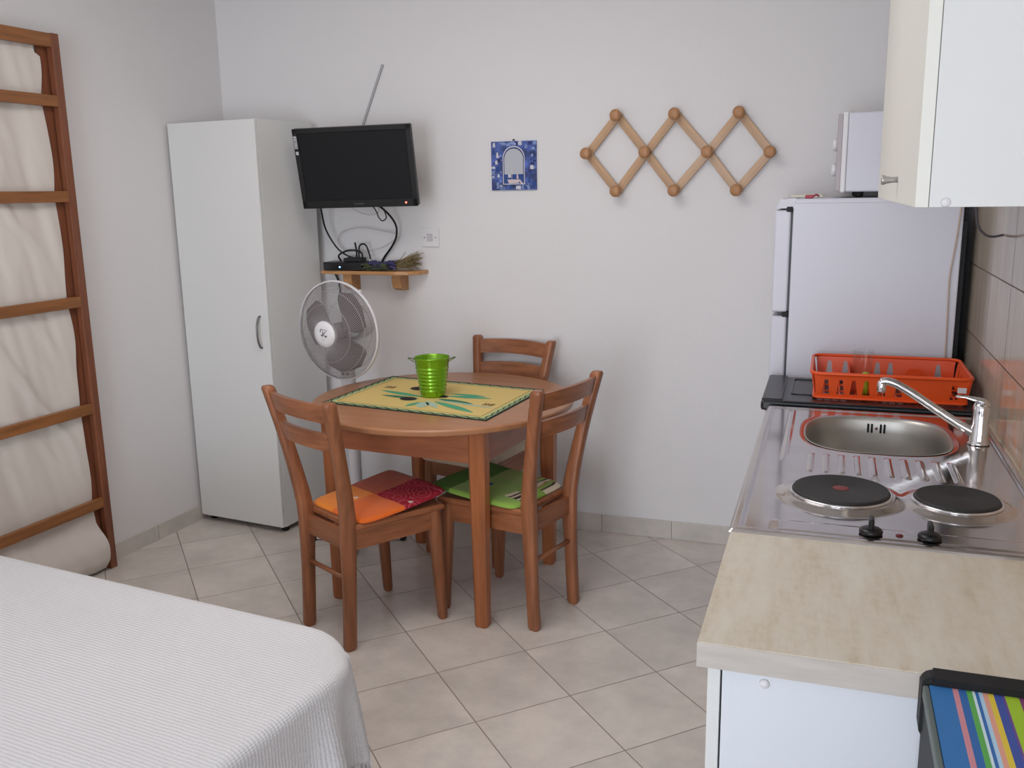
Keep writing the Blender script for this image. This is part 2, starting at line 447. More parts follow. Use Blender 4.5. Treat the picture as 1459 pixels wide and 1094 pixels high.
def fA(u, v):
    if u > -.05: return 3 if v < .0 else 2
    return 1 if v > .1 else 0
oA = pad('seat_cushion', [M_or1, M_or2, M_or3, M_crim], fA, (PA[0][0] + .045 * math.cos(PA[1]), PA[0][1] + .045 * math.sin(PA[1])), PA[1], w=.36, d=.368, lift=lambda u, v: .034 * ((u + 1) / 2) ** 1.5)
tag(oA, 'orange and crimson patchwork seat pad on the chair nearest the bed', 'cushion')
bm = B(); box(bm, (.02, -.165, .0245), (.034, -.152, .0295)); box(bm, (-.075, .03, .0165), (-.061, .045, .0215)); islands('care_tag', bm, mat('tag_white', (236, 226, 214), .8), oA, label='small white sewn tag')
M_g1 = mat('green_cloth', (140, 178, 72), .85, bump=.4, bscale=500, sheen=.2); M_g2 = mat('dark_green_cloth', (92, 134, 60), .85, bump=.4, bscale=500); M_g3 = mat('pale_green_cloth', (160, 184, 112), .85)
M_st1 = mat('stripe_brown', (74, 52, 48), .85); M_st2 = mat('stripe_cream', (226, 214, 190), .85); M_bl = mat('blue_cloth', (48, 82, 150), .85); M_gold = mat('gold_cloth', (172, 142, 84), .85)
def fB(u, v):
    # u forward, v left ; camera sees left side near
    if -.02 < u < .16 and .12 < v < .32: return 5
    if u < -.42 and v < -.2:
        k_ = (u + .95) * 11 + 0
        q = (-u * 14) % 4
        if -.98 < v < -.95: return 5
        return (3, 4, 6, 0)[int(q) % 4] if u < -.5 or v < -.5 else 2
    if u < -.55 and v < .62 and v > .2: return (3, 4)[int(-u * 16) % 2]
    if u > .25 and v < .2: return 1
    if u > .5: return 1
    if v < -.25: return 2
    return 0
oB = pad('seat_cushion', [M_g1, M_g2, M_g3, M_st1, M_st2, M_bl, M_gold], fB, (PB_[0][0] + .058 * math.cos(PB_[1]), PB_[0][1] + .058 * math.sin(PB_[1])), PB_[1], w=.352, d=.385, lift=lambda u, v: .024 * ((u + 1) / 2) ** 1.5)
tag(oB, 'green seat pad with blue square and brown stripes on the fridge-side chair', 'cushion')
M_beige = mat('beige_cloth', (206, 190, 168), .9, bump=.5, bscale=200, var=.06, vscale=20)
oC = pad('seat_cushion', [M_beige], lambda u, v: 0, (PC[0][0] - .010, PC[0][1] - .044), PC[1], w=.37, d=.36, th=.045, z=.4455, lift=lambda u, v: -.02 * max(0, (u - .94) / .06))
tag(oC, 'crumpled beige seat pad under the table on the chair against the wall', 'cushion')

# ------------------------------------------------------------------ table
TC = (-1.385, 3.165); TA = math.radians(-6)
tb = thing('dining_table', 'round brown wooden dining table with four square legs', 'table', (TC[0], TC[1], 0), TA)
bm = B(); R_ = .503
lathe(bm, [(R_ - .012, .724), (R_ - .002, .728), (R_, .733), (R_, .744), (R_ - .004, .749), (R_ - .008, .75)], n=96); smooth_angle(obj('table_top', bm, M_ttop, tb), 30)
hs = .308
for sx in (1, -1):
    for sy in (1, -1):
        bm = B(); zz = [0, .008, .3, .62, .724]; hh = [.022, .0245, .027, .031, .031]
        strip(bm, [(sx * hs, sy * hs, z) for z in zz], hh, hh); obj('leg', bm, M_tz, tb)
for a in range(4):
    bm = B(); box(bm, (-hs + .028, hs + .002, .608), (hs - .028, hs + .024, .724)); 
    o = obj('apron', bm, M_tx, tb); o.rotation_euler = (0, 0, a * PI / 2)

# table mat with olive sprig
M_my = mat('mat_yellow', (226, 198, 124), .8, bump=.3, bscale=400); M_mg = mat('mat_green_border', (178, 196, 140), .8); M_mb = mat('mat_dark_border', (22, 44, 40), .8)
M_leaf = mat('print_leaf_green', (84, 166, 128), .8); M_leaf2 = mat('print_leaf_dark', (58, 124, 94), .8); M_pale = mat('print_pale_leaf', (176, 200, 180), .8); M_ol = mat('print_olive_black', (34, 24, 26), .75); M_ink = mat('print_brown_ink', (112, 78, 42), .8)
q = [(-1.793, 2.955), (-1.090, 2.852), (-1.045, 3.385), (-1.762, 3.487)]
def mp_(u, v): # bilinear
    a = Vector(q[0]).lerp(Vector(q[1]), u); b = Vector(q[3]).lerp(Vector(q[2]), u); return a.lerp(b, v)
cm = mp_(.5, .5)
def mq(u, v, z): p = mp_(u, v) - cm; return Vector((p.x, p.y, z))
bm = B()
def mrect(u0, v0, u1, v1, z, mi): 
    N = 1
    hexa(bm, [mq(u0, v0, 0), mq(u1, v0, 0), mq(u1, v1, 0), mq(u0, v1, 0), mq(u0, v0, z), mq(u1, v0, z), mq(u1, v1, z), mq(u0, v1, z)], mi)
mrect(0, 0, 1, 1, .0020, 2); mrect(.014, .02, .986, .98, .0023, 1); mrect(.048, .066, .952, .934, .0026, 0)
def mpoly(pts, z, mi):
    f = bm.faces.new([bm.verts.new(mq(u, v, z)) for u, v in pts]); f.material_index = mi
def inkline(u0, v0, u1, v1, wd=.004, z=.0029, mi=7):
    d = Vector((u1 - u0, v1 - v0)).normalized() * wd / 2; n_ = Vector((-d.y, d.x * 1.4))
    mpoly([(u0 + n_.x, v0 + n_.y), (u1 + n_.x, v1 + n_.y), (u1 - n_.x, v1 - n_.y), (u0 - n_.x, v0 - n_.y)], z, mi)
for e in ((.06, .08, .94, .08), (.94, .08, .94, .92), (.94, .92, .06, .92), (.06, .92, .06, .08)): inkline(*e)
for i in range(46):   # wavy border
    s = i / 46
    for (ax, c) in (('u', .035), ('u', .965)):
        uu = .02 + s * .96; dv = .012 * math.sin(i * 1.9)
        inkline(uu, c + dv, uu + .02, c + .012 * math.sin((i + 1) * 1.9), .011, .0028, 2)
    if i < 34:
        s = i / 34; vv = .02 + s * .96
        for c in (.026, .974):
            inkline(c + .007 * math.sin(i * 1.9), vv, c + .007 * math.sin((i + 1) * 1.9), vv + .027, .008, .0028, 2)
def leaf(u, v, ang, L, W, mi, z=.003):
    pts = []
    for i in range(13):
        t = i / 12; w_ = W * math.sin(PI * t) ** .8 / 2; pts.append((t * L, w_))
    for i in range(11, 0, -1):
        t = i / 12; w_ = W * math.sin(PI * t) ** .8 / 2; pts.append((t * L, -w_))
    c, s = math.cos(ang), math.sin(ang)
    mpoly([(u + x * c - y * s, v + (x * s + y * c) * 1.35) for x, y in pts], z, mi)
for (u, v, an, L, W, mi) in ((.46, .42, 2.95, .32, .05, 3), (.46, .36, 3.12, .25, .045, 4), (.56, .52, .15, .27, .05, 3), (.55, .42, -.15, .24, .05, 4), (.56, .34, -.42, .34, .055, 3), (.52, .3, -1.25, .13, .07, 5), (.55, .38, -.12, .4, .025, 5), (.5, .28, -1.8, .12, .04, 3), (.56, .6, .05, .22, .04, 3), (.52, .33, -.75, .17, .05, 5)):
    leaf(u, v, an, L, W, mi, .0028 + .0001 * mi)
def disc(u, v, r, mi, z=.0036): mpoly([(u + r * math.cos(a), v + 1.1 * r * math.sin(a)) for a in [2 * PI * i / 20 for i in range(20)]], z, mi)
disc(.33, .66, .052, 6); disc(.40, .335, .05, 6); disc(.55, .49, .035, 6)
leaf(.33, .69, .6, .12, .012, 4, .0034)
for (u0, v0, sgn) in ((.13, .62, 1), (.84, .40, 1)):   # small printed emblem
    for dx in (0, .018, .036, .05): inkline(u0 + dx, v0 - .035, u0 + dx + .004, v0 + .035, .009, .0029, 7)
    inkline(u0 - .005, v0, u0 + .06, v0, .01, .003, 7)
o = obj('table_mat', bm, [M_my, M_mg, M_mb, M_leaf, M_leaf2, M_pale, M_ol, M_ink], fix=False); o.location = (cm.x, cm.y, .7503)
tag(o, 'yellow table mat with dark border and printed olive sprig', 'table mat')
bm = B(); box(bm, (-.03, -.02, 0), (.03, .02, .0008)); o = obj('paper_scrap', bm, mat('paper_white', (226, 222, 226), .8)); o.location = (-.985, 3.10, .7504); o.rotation_euler = (0, 0, .5); tag(o, 'small white paper scrap beside the right edge of the table mat', 'paper')

# bucket
bk = thing('metal_bucket', 'lime green ribbed metal bucket on the table mat', 'bucket', (-1.428, 3.165, .7535), .35)
M_lime = mat('lime_enamel', (122, 176, 14), .22, metal=.55, coat=.6)
bm = B(); prof = [(.0, 0.0), (.044, 0), (.0465, .003)]
H_ = .152
N = 90
for i in range(N + 1):
    z = .006 + (H_ - .012) * i / N; base = .0465 + .0215 * z / H_; rib = 0
    if .018 < z < .118: rib = .0021 * (math.sin((z - .018) / .100 * 2 * PI * 7 - PI / 2) + 1) / 2
    prof.append((base + rib, z))
prof += [(.0690, H_ - .004), (.0706, H_ - .001), (.0700, H_ + .0015), (.0680, H_ + .001), (.0668, H_ - .004), (.045, .006), (0, .006)]
lathe(bm, prof, n=64); obj('bucket_body', bm, M_lime, bk)
for s in (1, -1):
    bm = B(); pts = [(s * .066, -.02, .138), (s * .080, -.017, .146), (s * .091, 0, .150), (s * .080, .017, .146), (s * .066, .02, .138)]
    tube(bm, pts, .0018, 8, sub=6); obj('handle', bm, mat('handle_green', (92, 112, 40), .35, metal=.7), bk)

# ------------------------------------------------------------------ wardrobe
FL, FR = Vector((-2.795, 3.456)), Vector((-2.308, 3.402))
wa = math.atan2(FR.y - FL.y, FR.x - FL.x); W_ = (FR - FL).length; Dp = .385
wd = thing('wardrobe', 'tall narrow white wardrobe in the corner with single door', 'wardrobe', (FL.x, FL.y, 0), wa)
Hw = 1.842
bm = B()
box(bm, (0, .018, .028), (.016, Dp, Hw - .016)); box(bm, (W_ - .016, .018, .028), (W_, Dp, Hw - .016)); box(bm, (0, .018, Hw - .016), (W_, Dp, Hw)); box(bm, (.016, .018, .028), (W_ - .016, Dp - .004, .044)); box(bm, (.016, Dp - .006, .044), (W_ - .016, Dp, Hw - .016))
obj('body', bm, M_white, wd)
bm = B(); box(bm, (.001, -.001, .030), (W_ - .001, .016, Hw - .002), bev=.0015); dr = obj('door', bm, M_white, wd)
bm = B(); hx = W_ - .045
tube(bm, [(hx, 0, 1.005), (hx, -.012, 1.001), (hx, -.024, .975), (hx, -.028, .935), (hx, -.024, .895), (hx, -.012, .869), (hx, 0, .865)], .0048, 10, sub=5); obj('handle', bm, M_grey, dr, label='bow-shaped grey metal handle')
for x in (.03, W_ - .03):
    for y in (.05, Dp - .04):
        bm = B(); lathe(bm, [(.014, 0), (.018, .003), (.018, .01), (.009, .014), (.009, .028)], (x, y, 0), 20); obj('foot', bm, M_blackm, wd)

# ------------------------------------------------------------------ television
tv = thing('television', 'black flat television hung on the wall, tilted down', 'television', (-1.934, 3.565, 1.634), rot=(0, 0, 0))
Rz = Matrix.Rotation(.101, 4, 'Z') @ Matrix.Rotation(.193, 4, 'X') @ Matrix.Rotation(-.011, 4, 'Y')
tv.matrix_world = Matrix.Translation((-1.934, 3.565, 1.634)) @ Rz
tw, th_ = .265, .17
bm = B(); box(bm, (-tw, 0, -th_), (tw, .03, th_), bev=.006); box(bm, (-tw * .7, .028, -th_ * .75), (tw * .7, .055, th_ * .6), bev=.012); obj('casing', bm, M_black, tv)
bm = B()
bz = .021
for a, b in (((-tw, -.006, -th_), (-tw + bz, .002, th_)), ((tw - bz, -.006, -th_), (tw, .002, th_)), ((-tw, -.006, th_ - bz), (tw, .002, th_)), ((-tw, -.006, -th_), (tw, .002, -th_ + .034))): box(bm, a, b, bev=.0025)
obj('bezel', bm, M_black, tv)
bm = B(); box(bm, (-tw + bz - .002, -.002, -th_ + .03), (tw - bz + .002, .001, th_ - bz + .002)); obj('screen', bm, mat('screen_glass', (28, 28, 30), .5, spec=.2), tv)
bm = B(); box(bm, (-tw + .004, -.0068, .088), (-tw + .018, -.006, .140)); box(bm, (-tw + .006, -.0068, .062), (-tw + .018, -.006, .076)); islands('sticker', bm, [mat('sticker_grey', (190, 190, 192), .6)], tv, label='small pale label stuck on the bezel')
bm = B(); 
for i, wdt in enumerate((.003, .0015, .002, .003, .0015, .002)): box(bm, (-tw + .006, -.0071, .093 + i * .0075), (-tw + .016, -.0067, .093 + i * .0075 + wdt))
obj('sticker_print', bm, M_blackm, tv)
bm = B(); lathe(bm, [(.0035, 0), (.003, .0015), (0, .002)], n=16, M=Matrix.Translation((tw - .052, -.006, -th_ + .017)) @ Matrix.Rotation(PI / 2, 4, 'X')); obj('indicator_lamp', bm, mat('red_led', (255, 60, 50), .4, emit=((255, 70, 60), 12)), tv, label='tiny glowing red standby lamp')
bm = B(); box(bm, (-.022, -.0068, -th_ + .014), (.022, -.006, -th_ + .019)); obj('badge', bm, mat('badge_grey', (74, 74, 76), .4), tv)
Ti = tv.matrix_world.inverted()
bm = B(); box(bm, (-2.0, 3.835, 1.53), (-1.88, 3.855, 1.75), bev=.003); tube(bm, [(-1.94, 3.84, 1.64), (-1.90, 3.73, 1.64)], .014, 12); tube(bm, [(-1.90, 3.73, 1.64), (-1.95, 3.61, 1.632)], .014, 12); bm.transform(Ti); obj('wall_mount', bm, M_blackm, tv)

# slanted cable channel above TV
bm = B(); p0, p1 = Vector((-1.925, 3.85, 2.085)), Vector((-2.075, 3.85, 1.745))
d = (p1 - p0).normalized(); n_ = Vector((d.z, 0, -d.x)) * .005
hexa(bm, [p0 + n_ + Vector((0, -.004, 0)), p0 - n_ + Vector((0, -.004, 0)), p0 - n_ + Vector((0, .005, 0)), p0 + n_ + Vector((0, .005, 0)), p1 + n_ + Vector((0, -.004, 0)), p1 - n_ + Vector((0, -.004, 0)), p1 - n_ + Vector((0, .005, 0)), p1 + n_ + Vector((0, .005, 0))])
tag(obj('cable_channel', bm, mat('channel_grey', (176, 174, 176), .5)), 'thin grey cable channel slanting up the wall above the television', 'cable channel')

# ------------------------------------------------------------------ wall shelf and what stands on it
SZ = 1.178
sh = thing('wall_shelf', 'small wooden wall shelf on two rounded brackets under the television', 'shelf', (-1.99, 3.855, SZ - .016))
bm = B(); poly = [(-.25, 0), (-.25, -.105), (.14, -.13), (.2, -.115), (.238, -.08), (.25, -.03), (.25, 0)]
prism(bm, poly, 0, .016, bev=.003); obj('board', bm, M_shelf, sh)
for x in (-.125, .125):
    bm = B(); pr = [(0, 0), (-.085, 0), (-.085, -.035), (-.075, -.062), (-.045, -.075), (0, -.078)]
    a = [bm.verts.new((x - .022, y, z)) for y, z in pr]; b = [bm.verts.new((x + .022, y, z)) for y, z in pr]
    bm.faces.new(a); bm.faces.new(list(reversed(b)))
    for i in range(len(pr)): bm.faces.new((a[i], a[(i + 1) % len(pr)], b[(i + 1) % len(pr)], b[i]))
    obj('bracket', bm, M_shelf, sh)
sb = thing('set_top_box', 'small black receiver box on the left end of the wall shelf', 'receiver', (-2.125, 3.785, SZ), .08)
bm = B(); box(bm, (-.095, -.045, .002), (.095, .05, .040), bev=.003); obj('case', bm, M_black, sb)
bm = B(); box(bm, (-.09, -.0465, .006), (.09, -.045, .036)); obj('front_panel', bm, mat('gloss_black', (10, 10, 12), .12), sb)
bm = B(); lathe(bm, [(.0032, 0), (.003, .0015), (0, .002)], n=16, M=Matrix.Translation((-.012, -.0465, .018)) @ Matrix.Rotation(PI / 2, 4, 'X')); obj('indicator_lamp', bm, mat('blue_led', (60, 110, 255), .4, emit=((90, 140, 255), 14)), sb, label='tiny glowing blue lamp')
bm = B(); box(bm, (.0, -.03, .040), (.09, .03, .058), bev=.004); obj('adapter', bm, M_blackm, sb)
# dried lavender
lv = thing('dried_lavender_bunch', 'bunch of dried lavender lying on the right end of the wall shelf', 'dried flowers', (-1.87, 3.79, SZ))
lv.scale = (1, 1, 1.7); random.seed(3)
bm = B()
for i in range(90):
    x0 = random.uniform(-.02, .01); a = random.gauss(0, .16); L = random.uniform(.08, .125); y = random.uniform(-.035, .03); z = random.uniform(.004, .03)
    tube(bm, [(x0, y * .4, z * .6 + .004), (x0 + L * .5, y * .8, z + .004), (x0 + L, y + a * .1, max(.003, z + random.uniform(-.006, .028)))], .0012, 4, sub=2)
obj('stems', bm, mat('straw', (128, 112, 78), .9, var=.4, vscale=60), lv)
bm = B()
for i in range(70):
    x, y, z = random.uniform(-.125, -.0), random.uniform(-.04, .03), random.uniform(.004, .022); a = random.uniform(-.4, .4)
    tube(bm, [(x - .018, y, z), (x, y + .004, z + .003), (x + .02, y + a * .02, max(.002, z - .002))], .0035, 5, taper=lambda t: .4 + math.sin(PI * t))
obj('flower_spikes', bm, mat('lavender_purple', (66, 64, 104), .9, var=.5, vscale=80), lv, label='dusty purple-blue lavender flowers')
bm = B()
for i in range(60):
    x, y, z = random.uniform(-.15, -.03), random.uniform(-.06, .02), random.uniform(.001, .016)
    tube(bm, [(x - .02, y, z), (x, y, z + .004), (x + .02, y + .004, z)], .0026, 4, taper=lambda t: .3 + math.sin(PI * t))
obj('leaves', bm, mat('dull_green', (72, 78, 56), .9, var=.4, vscale=70), lv)

# cables: pixel-traced shapes laid out in real space just off the wall
def cable(name, pts, r, m, label, parent=None):
    bm = B(); tube(bm, pts, r, 8, sub=6); o = obj(name, bm, m, parent)
    if not parent: tag(o, label, 'cable')
    return o
M_cab = mat('black_rubber', (18, 18, 20), .5); M_wcab = mat('white_cable', (206, 200, 204), .5)
cable('power_cable', [(-2.17, 3.66, 1.50), (-2.20, 3.72, 1.44), (-2.205, 3.76, 1.36), (-2.16, 3.78, 1.275), (-2.10, 3.80, 1.235), (-2.05, 3.80, 1.235), (-2.06, 3.805, 1.262), (-2.12, 3.805, 1.268), (-2.17, 3.80, 1.245), (-2.165, 3.815, 1.214)], .0042, M_cab, 'thick black cable looping from the left underside of the television to the receiver')
cable('power_cable', [(-1.905, 3.66, 1.49), (-1.88, 3.74, 1.44), (-1.865, 3.79, 1.385), (-1.87, 3.80, 1.33), (-1.91, 3.825, 1.28), (-1.955, 3.842, 1.236), (-1.985, 3.848, 1.19)], .0048, M_cab, 'thick black cable hanging from the right underside of the television to the shelf')
cable('signal_cable', [(-1.93, 3.66, 1.50), (-1.915, 3.70, 1.45), (-1.912, 3.72, 1.42), (-1.895, 3.72, 1.405), (-1.875, 3.72, 1.42), (-1.88, 3.70, 1.46), (-1.90, 3.68, 1.49)], .0028, M_cab, 'thin black cable in a small loop close under the television')
cable('signal_cable', [(-2.065, 3.80, 1.214), (-2.062, 3.80, 1.28), (-2.045, 3.80, 1.298), (-2.025, 3.80, 1.29), (-2.01, 3.80, 1.25), (-2.005, 3.80, 1.228)], .004, M_cab, 'short black cable arching over the top of the receiver')
cable('cable_stub', [(-2.078, 3.80, 1.214), (-2.076, 3.80, 1.262), (-2.082, 3.80, 1.305)], .0045, M_cab, 'upright black cable end behind the receiver')
cable('aerial_cable', [(-2.075, 3.80, 1.26), (-2.15, 3.82, 1.27), (-2.185, 3.82, 1.31), (-2.15, 3.82, 1.355), (-2.06, 3.82, 1.372), (-1.96, 3.82, 1.358), (-1.875, 3.82, 1.335), (-1.95, 3.83, 1.285), (-2.05, 3.81, 1.258), (-2.075, 3.80, 1.258)], .0022, M_wcab, 'white cable lying in a wide loop on the wall above the shelf')
cable('aerial_cable', [(-2.06, 3.70, 1.48), (-2.02, 3.76, 1.44), (-1.97, 3.78, 1.43), (-1.93, 3.76, 1.45), (-1.915, 3.70, 1.48)], .0022, M_wcab, 'short white cable sagging under the middle of the television')
cable('mains_lead', [(-2.215, 3.83, SZ - .016), (-2.20, 3.835, 1.12), (-2.19, 3.84, 1.03), (-2.16, 3.84, .92), (-2.15, 3.84, .80), (-2.15, 3.84, .5), (-2.14, 3.84, .12), (-2.13, 3.82, .006)], .0045, M_cab, 'black lead dropping from the shelf behind the fan')

# ------------------------------------------------------------------ light switch, picture tile
sw = thing('wall_switch', 'square white wall switch to the right of the television cables', 'switch', (-1.724, 3.855, 1.325))
bm = B(); box(bm, (-.043, -.008, -.042), (.043, 0, .042), bev=.002); obj('plate', bm, M_plastic, sw)
bm = B(); box(bm, (-.014, -.012, -.016), (.014, -.008, .016), bev=.0015); 
obj('rocker', bm, mat('switch_grey', (200, 196, 198), .4), sw)
bm = B()
for x in (-.027, .027): lathe(bm, [(.003, 0), (.003, .001), (0, .0012)], n=12, M=Matrix.Translation((x, -.008, 0)) @ Matrix.Rotation(PI / 2, 4, 'X'))
islands('screw', bm, M_grey, sw)

pc = thing('ceramic_tile_picture', 'square blue and white ceramic tile with arch and boat hung on the wall', 'picture', (-1.316, 3.855, 1.632))
hw = .103
def flat(bm, poly, y, mi=0): f = bm.faces.new([bm.verts.new((x, y, z)) for x, z in poly]); f.material_index = mi
Mb1 = mat('glaze_blue', (70, 88, 152), .2, var=.75, vscale=28, detail=8); Mb2 = mat('glaze_white', (206, 206, 212), .2); Mb3 = mat('glaze_deep', (44, 54, 112), .2, var=.3, vscale=60); Mb4 = mat('glaze_sea', (38, 70, 138), .2); Mb5 = mat('glaze_pale', (124, 144, 190), .2, var=.4, vscale=50); Mb6 = mat('glaze_hull', (214, 196, 196), .2); Mb7 = mat('glaze_sky', (186, 188, 196), .2)
bm = B(); box(bm, (-hw, -.008, -hw), (hw, 0, hw), mi=0); obj('tile_body', bm, Mb1, pc)
bm = B(); y = -.0085
def arch(w0, zb, zs_, r, n=20): return [(-w0, zb), (w0, zb), (w0, zs_)] + [(w0 * math.cos(a), zs_ + r * math.sin(a)) for a in [PI * i / n for i in range(1, n)]] + [(-w0, zs_)]
flat(bm, arch(.050, -.079, .033, .05), y, 1); flat(bm, arch(.0465, -.0755, .031, .047), y - .0002, 2); flat(bm, arch(.043, -.0755, .028, .044), y - .0004, 6)
flat(bm, [(-.043, -.0755), (.043, -.0755), (.043, -.036), (-.043, -.036)], y - .0006, 3)
flat(bm, [(-.03, -.058), (.028, -.058), (.022, -.073), (-.022, -.075), (-.026, -.068)], y - .0008, 5)
flat(bm, [(-.026, -.05), (-.013, -.05), (-.013, -.036), (-.026, -.036)], y - .0009, 1); flat(bm, [(-.010, -.058), (-.008, -.058), (-.008, .0), (-.010, .0)], y - .0009, 5)
flat(bm, [(.012, -.055), (.022, -.055), (.018, -.034), (.014, -.034)], y - .0009, 5); flat(bm, [(.028, -.058), (.042, -.075), (.034, -.077), (.026, -.068)], y - .0009, 5)
random.seed(11)
for i in range(150):
    x, z = random.uniform(-hw + .006, hw - .006), random.uniform(-hw + .006, hw - .006)
    if abs(x) < .056 and -.084 < z < .088: continue
    wdt, ht = random.uniform(.004, .012), random.uniform(.003, .012)
    x0, x1, z0, z1 = max(-hw, x - wdt), min(hw, x + wdt), max(-hw, z - ht), min(hw, z + ht)
    if x > 0: x0 = max(x0, .054) if abs(z) < .08 else x0
    else: x1 = min(x1, -.054) if abs(z) < .08 else x1
    flat(bm, [(x0, z0), (x1, z0 + random.uniform(-.003, .003)), (x1 - .002, z1), (x0 + .001, z1 - .002)], y + .0001 + random.uniform(0, .0002), random.choice((2, 3, 4, 4, 1)))
obj('painting', bm, [Mb1, Mb2, Mb3, Mb4, Mb5, Mb6, Mb7], pc, fix=False)
bm = B(); tube(bm, [(-.006, -.004, .102), (0, -.006, .110), (.006, -.004, .102)], .0014, 8, sub=5); lathe(bm, [(.0035, 0), (.0035, .004), (0, .005)], (0, 0, 0), 12, M=Matrix.Translation((0, -.003, .109)) @ Matrix.Rotation(PI / 2, 4, 'X')); obj('hanging_hook', bm, M_blackm, pc)

# ------------------------------------------------------------------ expanding peg rack
pg = thing('peg_rack', 'expanding wooden lattice coat rack with ten pegs on the back wall', 'coat rack', (-.61, 3.855, 1.665))
mid = [(-.983, 1.672), (-.737, 1.670), (-.486, 1.664), (-.244, 1.657)]; top_ = [(-.858, 1.820), (-.619, 1.816), (-.367, 1.811)]; bot_ = [(-.856, 1.517), (-.616, 1.515), (-.368, 1.513)]
def slat(p, q_, yy):
    bm = B(); a = Vector((p[0] + .61, 0, p[1] - 1.665)); b = Vector((q_[0] + .61, 0, q_[1] - 1.665)); d = b - a; L = d.length; ang = math.atan2(d.z, d.x)
    M = Matrix.Translation(a) @ Matrix.Rotation(-ang, 4, 'Y')
    box(bm, (-.018, yy - .007, -.0165), (L + .018, yy, .0165), bev=.002)
    o = obj('lattice_slat', bm, M_pine, pg); o.matrix_local = M
y1, y2 = -.012, -.020
for i in range(3):
    slat(mid[i], top_[i], y1); slat(top_[i], mid[i + 1], y2) ; slat(mid[i], bot_[i], y2); slat(bot_[i], mid[i + 1], y1)
for (x, z) in mid + top_ + bot_:
    bm = B(); lathe(bm, [(.0065, -.001), (.0065, .045), (.015, .048), (.0225, .055), (.024, .062), (.021, .069), (.012, .073), (0, .074)], n=24); 
    bm.transform(Matrix.Rotation(PI / 2, 4, 'X')); o = obj('peg', bm, M_pineknob, pg); o.location = (x + .61, 0, z - 1.665)

# ------------------------------------------------------------------ fan
FX, FY, FZ = -1.906, 3.30, .972
fn = thing('pedestal_fan', 'white pedestal fan with round wire guard beside the wardrobe', 'fan', (-1.945, 3.45, 0), 0)
M_fan = mat('fan_white', (222, 218, 220), .4); M_bl_ = mat('blade_grey', (150, 142, 142), .3, trans=.35); M_wire = mat('fan_wire', (176, 170, 172), .4)
tilt = Matrix.Translation((FX + 1.945, FY - 3.45, FZ)) @ Matrix.Rotation(math.radians(-11), 4, 'Z') @ Matrix.Rotation(PI / 2 - math.radians(-2), 4, 'X')
# local of tilt: +z is forward (-y world)
Rg = .205
def guard(front):
    bm = B(); n = 130
    for i in range(n):
        a0 = 2 * PI * i / n; pts = []
        for s in range(9):
            t = s / 8; r = .042 + (Rg - .045) * t; a = a0 + (.55 if front else -.55) * t
            h = .010 + .075 * (1 - t ** 2.2) if front else -.010 - .075 * (1 - t ** 2.2)
            pts.append((r * math.cos(a), r * math.sin(a), h))
        tube(bm, pts, .0009, 3)
    for rr in (.12, .17):
        t = (rr - .042) / (Rg - .045); h = (.010 + .075 * (1 - t ** 2.2)) * (1 if front else -1)
        tube(bm, [(rr * math.cos(a), rr * math.sin(a), h) for a in [2 * PI * j / 48 for j in range(48)]], .0012, 4, closed=True)
    bm.transform(tilt); return obj('front_guard' if front else 'rear_guard', bm, M_wire, fn)
guard(True); guard(False)
bm = B(); rs = []
for i in range(80):
    a = 2 * PI * i / 80; c, s = math.cos(a), math.sin(a)
    rs.append([Vector(((Rg + x) * c, (Rg + x) * s, z)) for x, z in ((-.003, -.007), (.003, -.007), (.004, 0), (.003, .007), (-.003, .007))])
rings(bm, rs, close=True); bm.transform(tilt); obj('guard_rim', bm, M_fan, fn)
bm = B(); lathe(bm, [(.0, .070), (.054, .070), (.056, .080), (.052, .088), (.03, .092), (0, .093)], n=40); bm.transform(tilt @ Matrix.Rotation(0, 4, 'Z')); cap = obj('guard_badge', bm, mat('badge_white', (236, 234, 236), .35), fn, label='round white centre cap with dark printed mark')
bm = text_bm('K', .034, Matrix.Translation((.004, 0, .0935))); t2 = text_bm('-----', .012, Matrix.Translation((.0, -.022, .0935))); add(bm, t2)
for x_, y_, w_, h_ in ((-.016, .018, .008, .003), (-.005, .018, .006, .003), (.006, .018, .004, .003), (.014, .018, .004, .003), (-.018, .008, .004, .008), (-.012, -.006, .007, .004), (.012, -.008, .006, .006)):
    box(bm, (x_, y_, .0932), (x_ + w_, y_ + h_, .0937))
bm.transform(tilt @ Matrix.Rotation(-.12, 4, 'Z')); obj('printed_mark', bm, mat('print_dark', (52, 52, 58), .6), cap, fix=False)
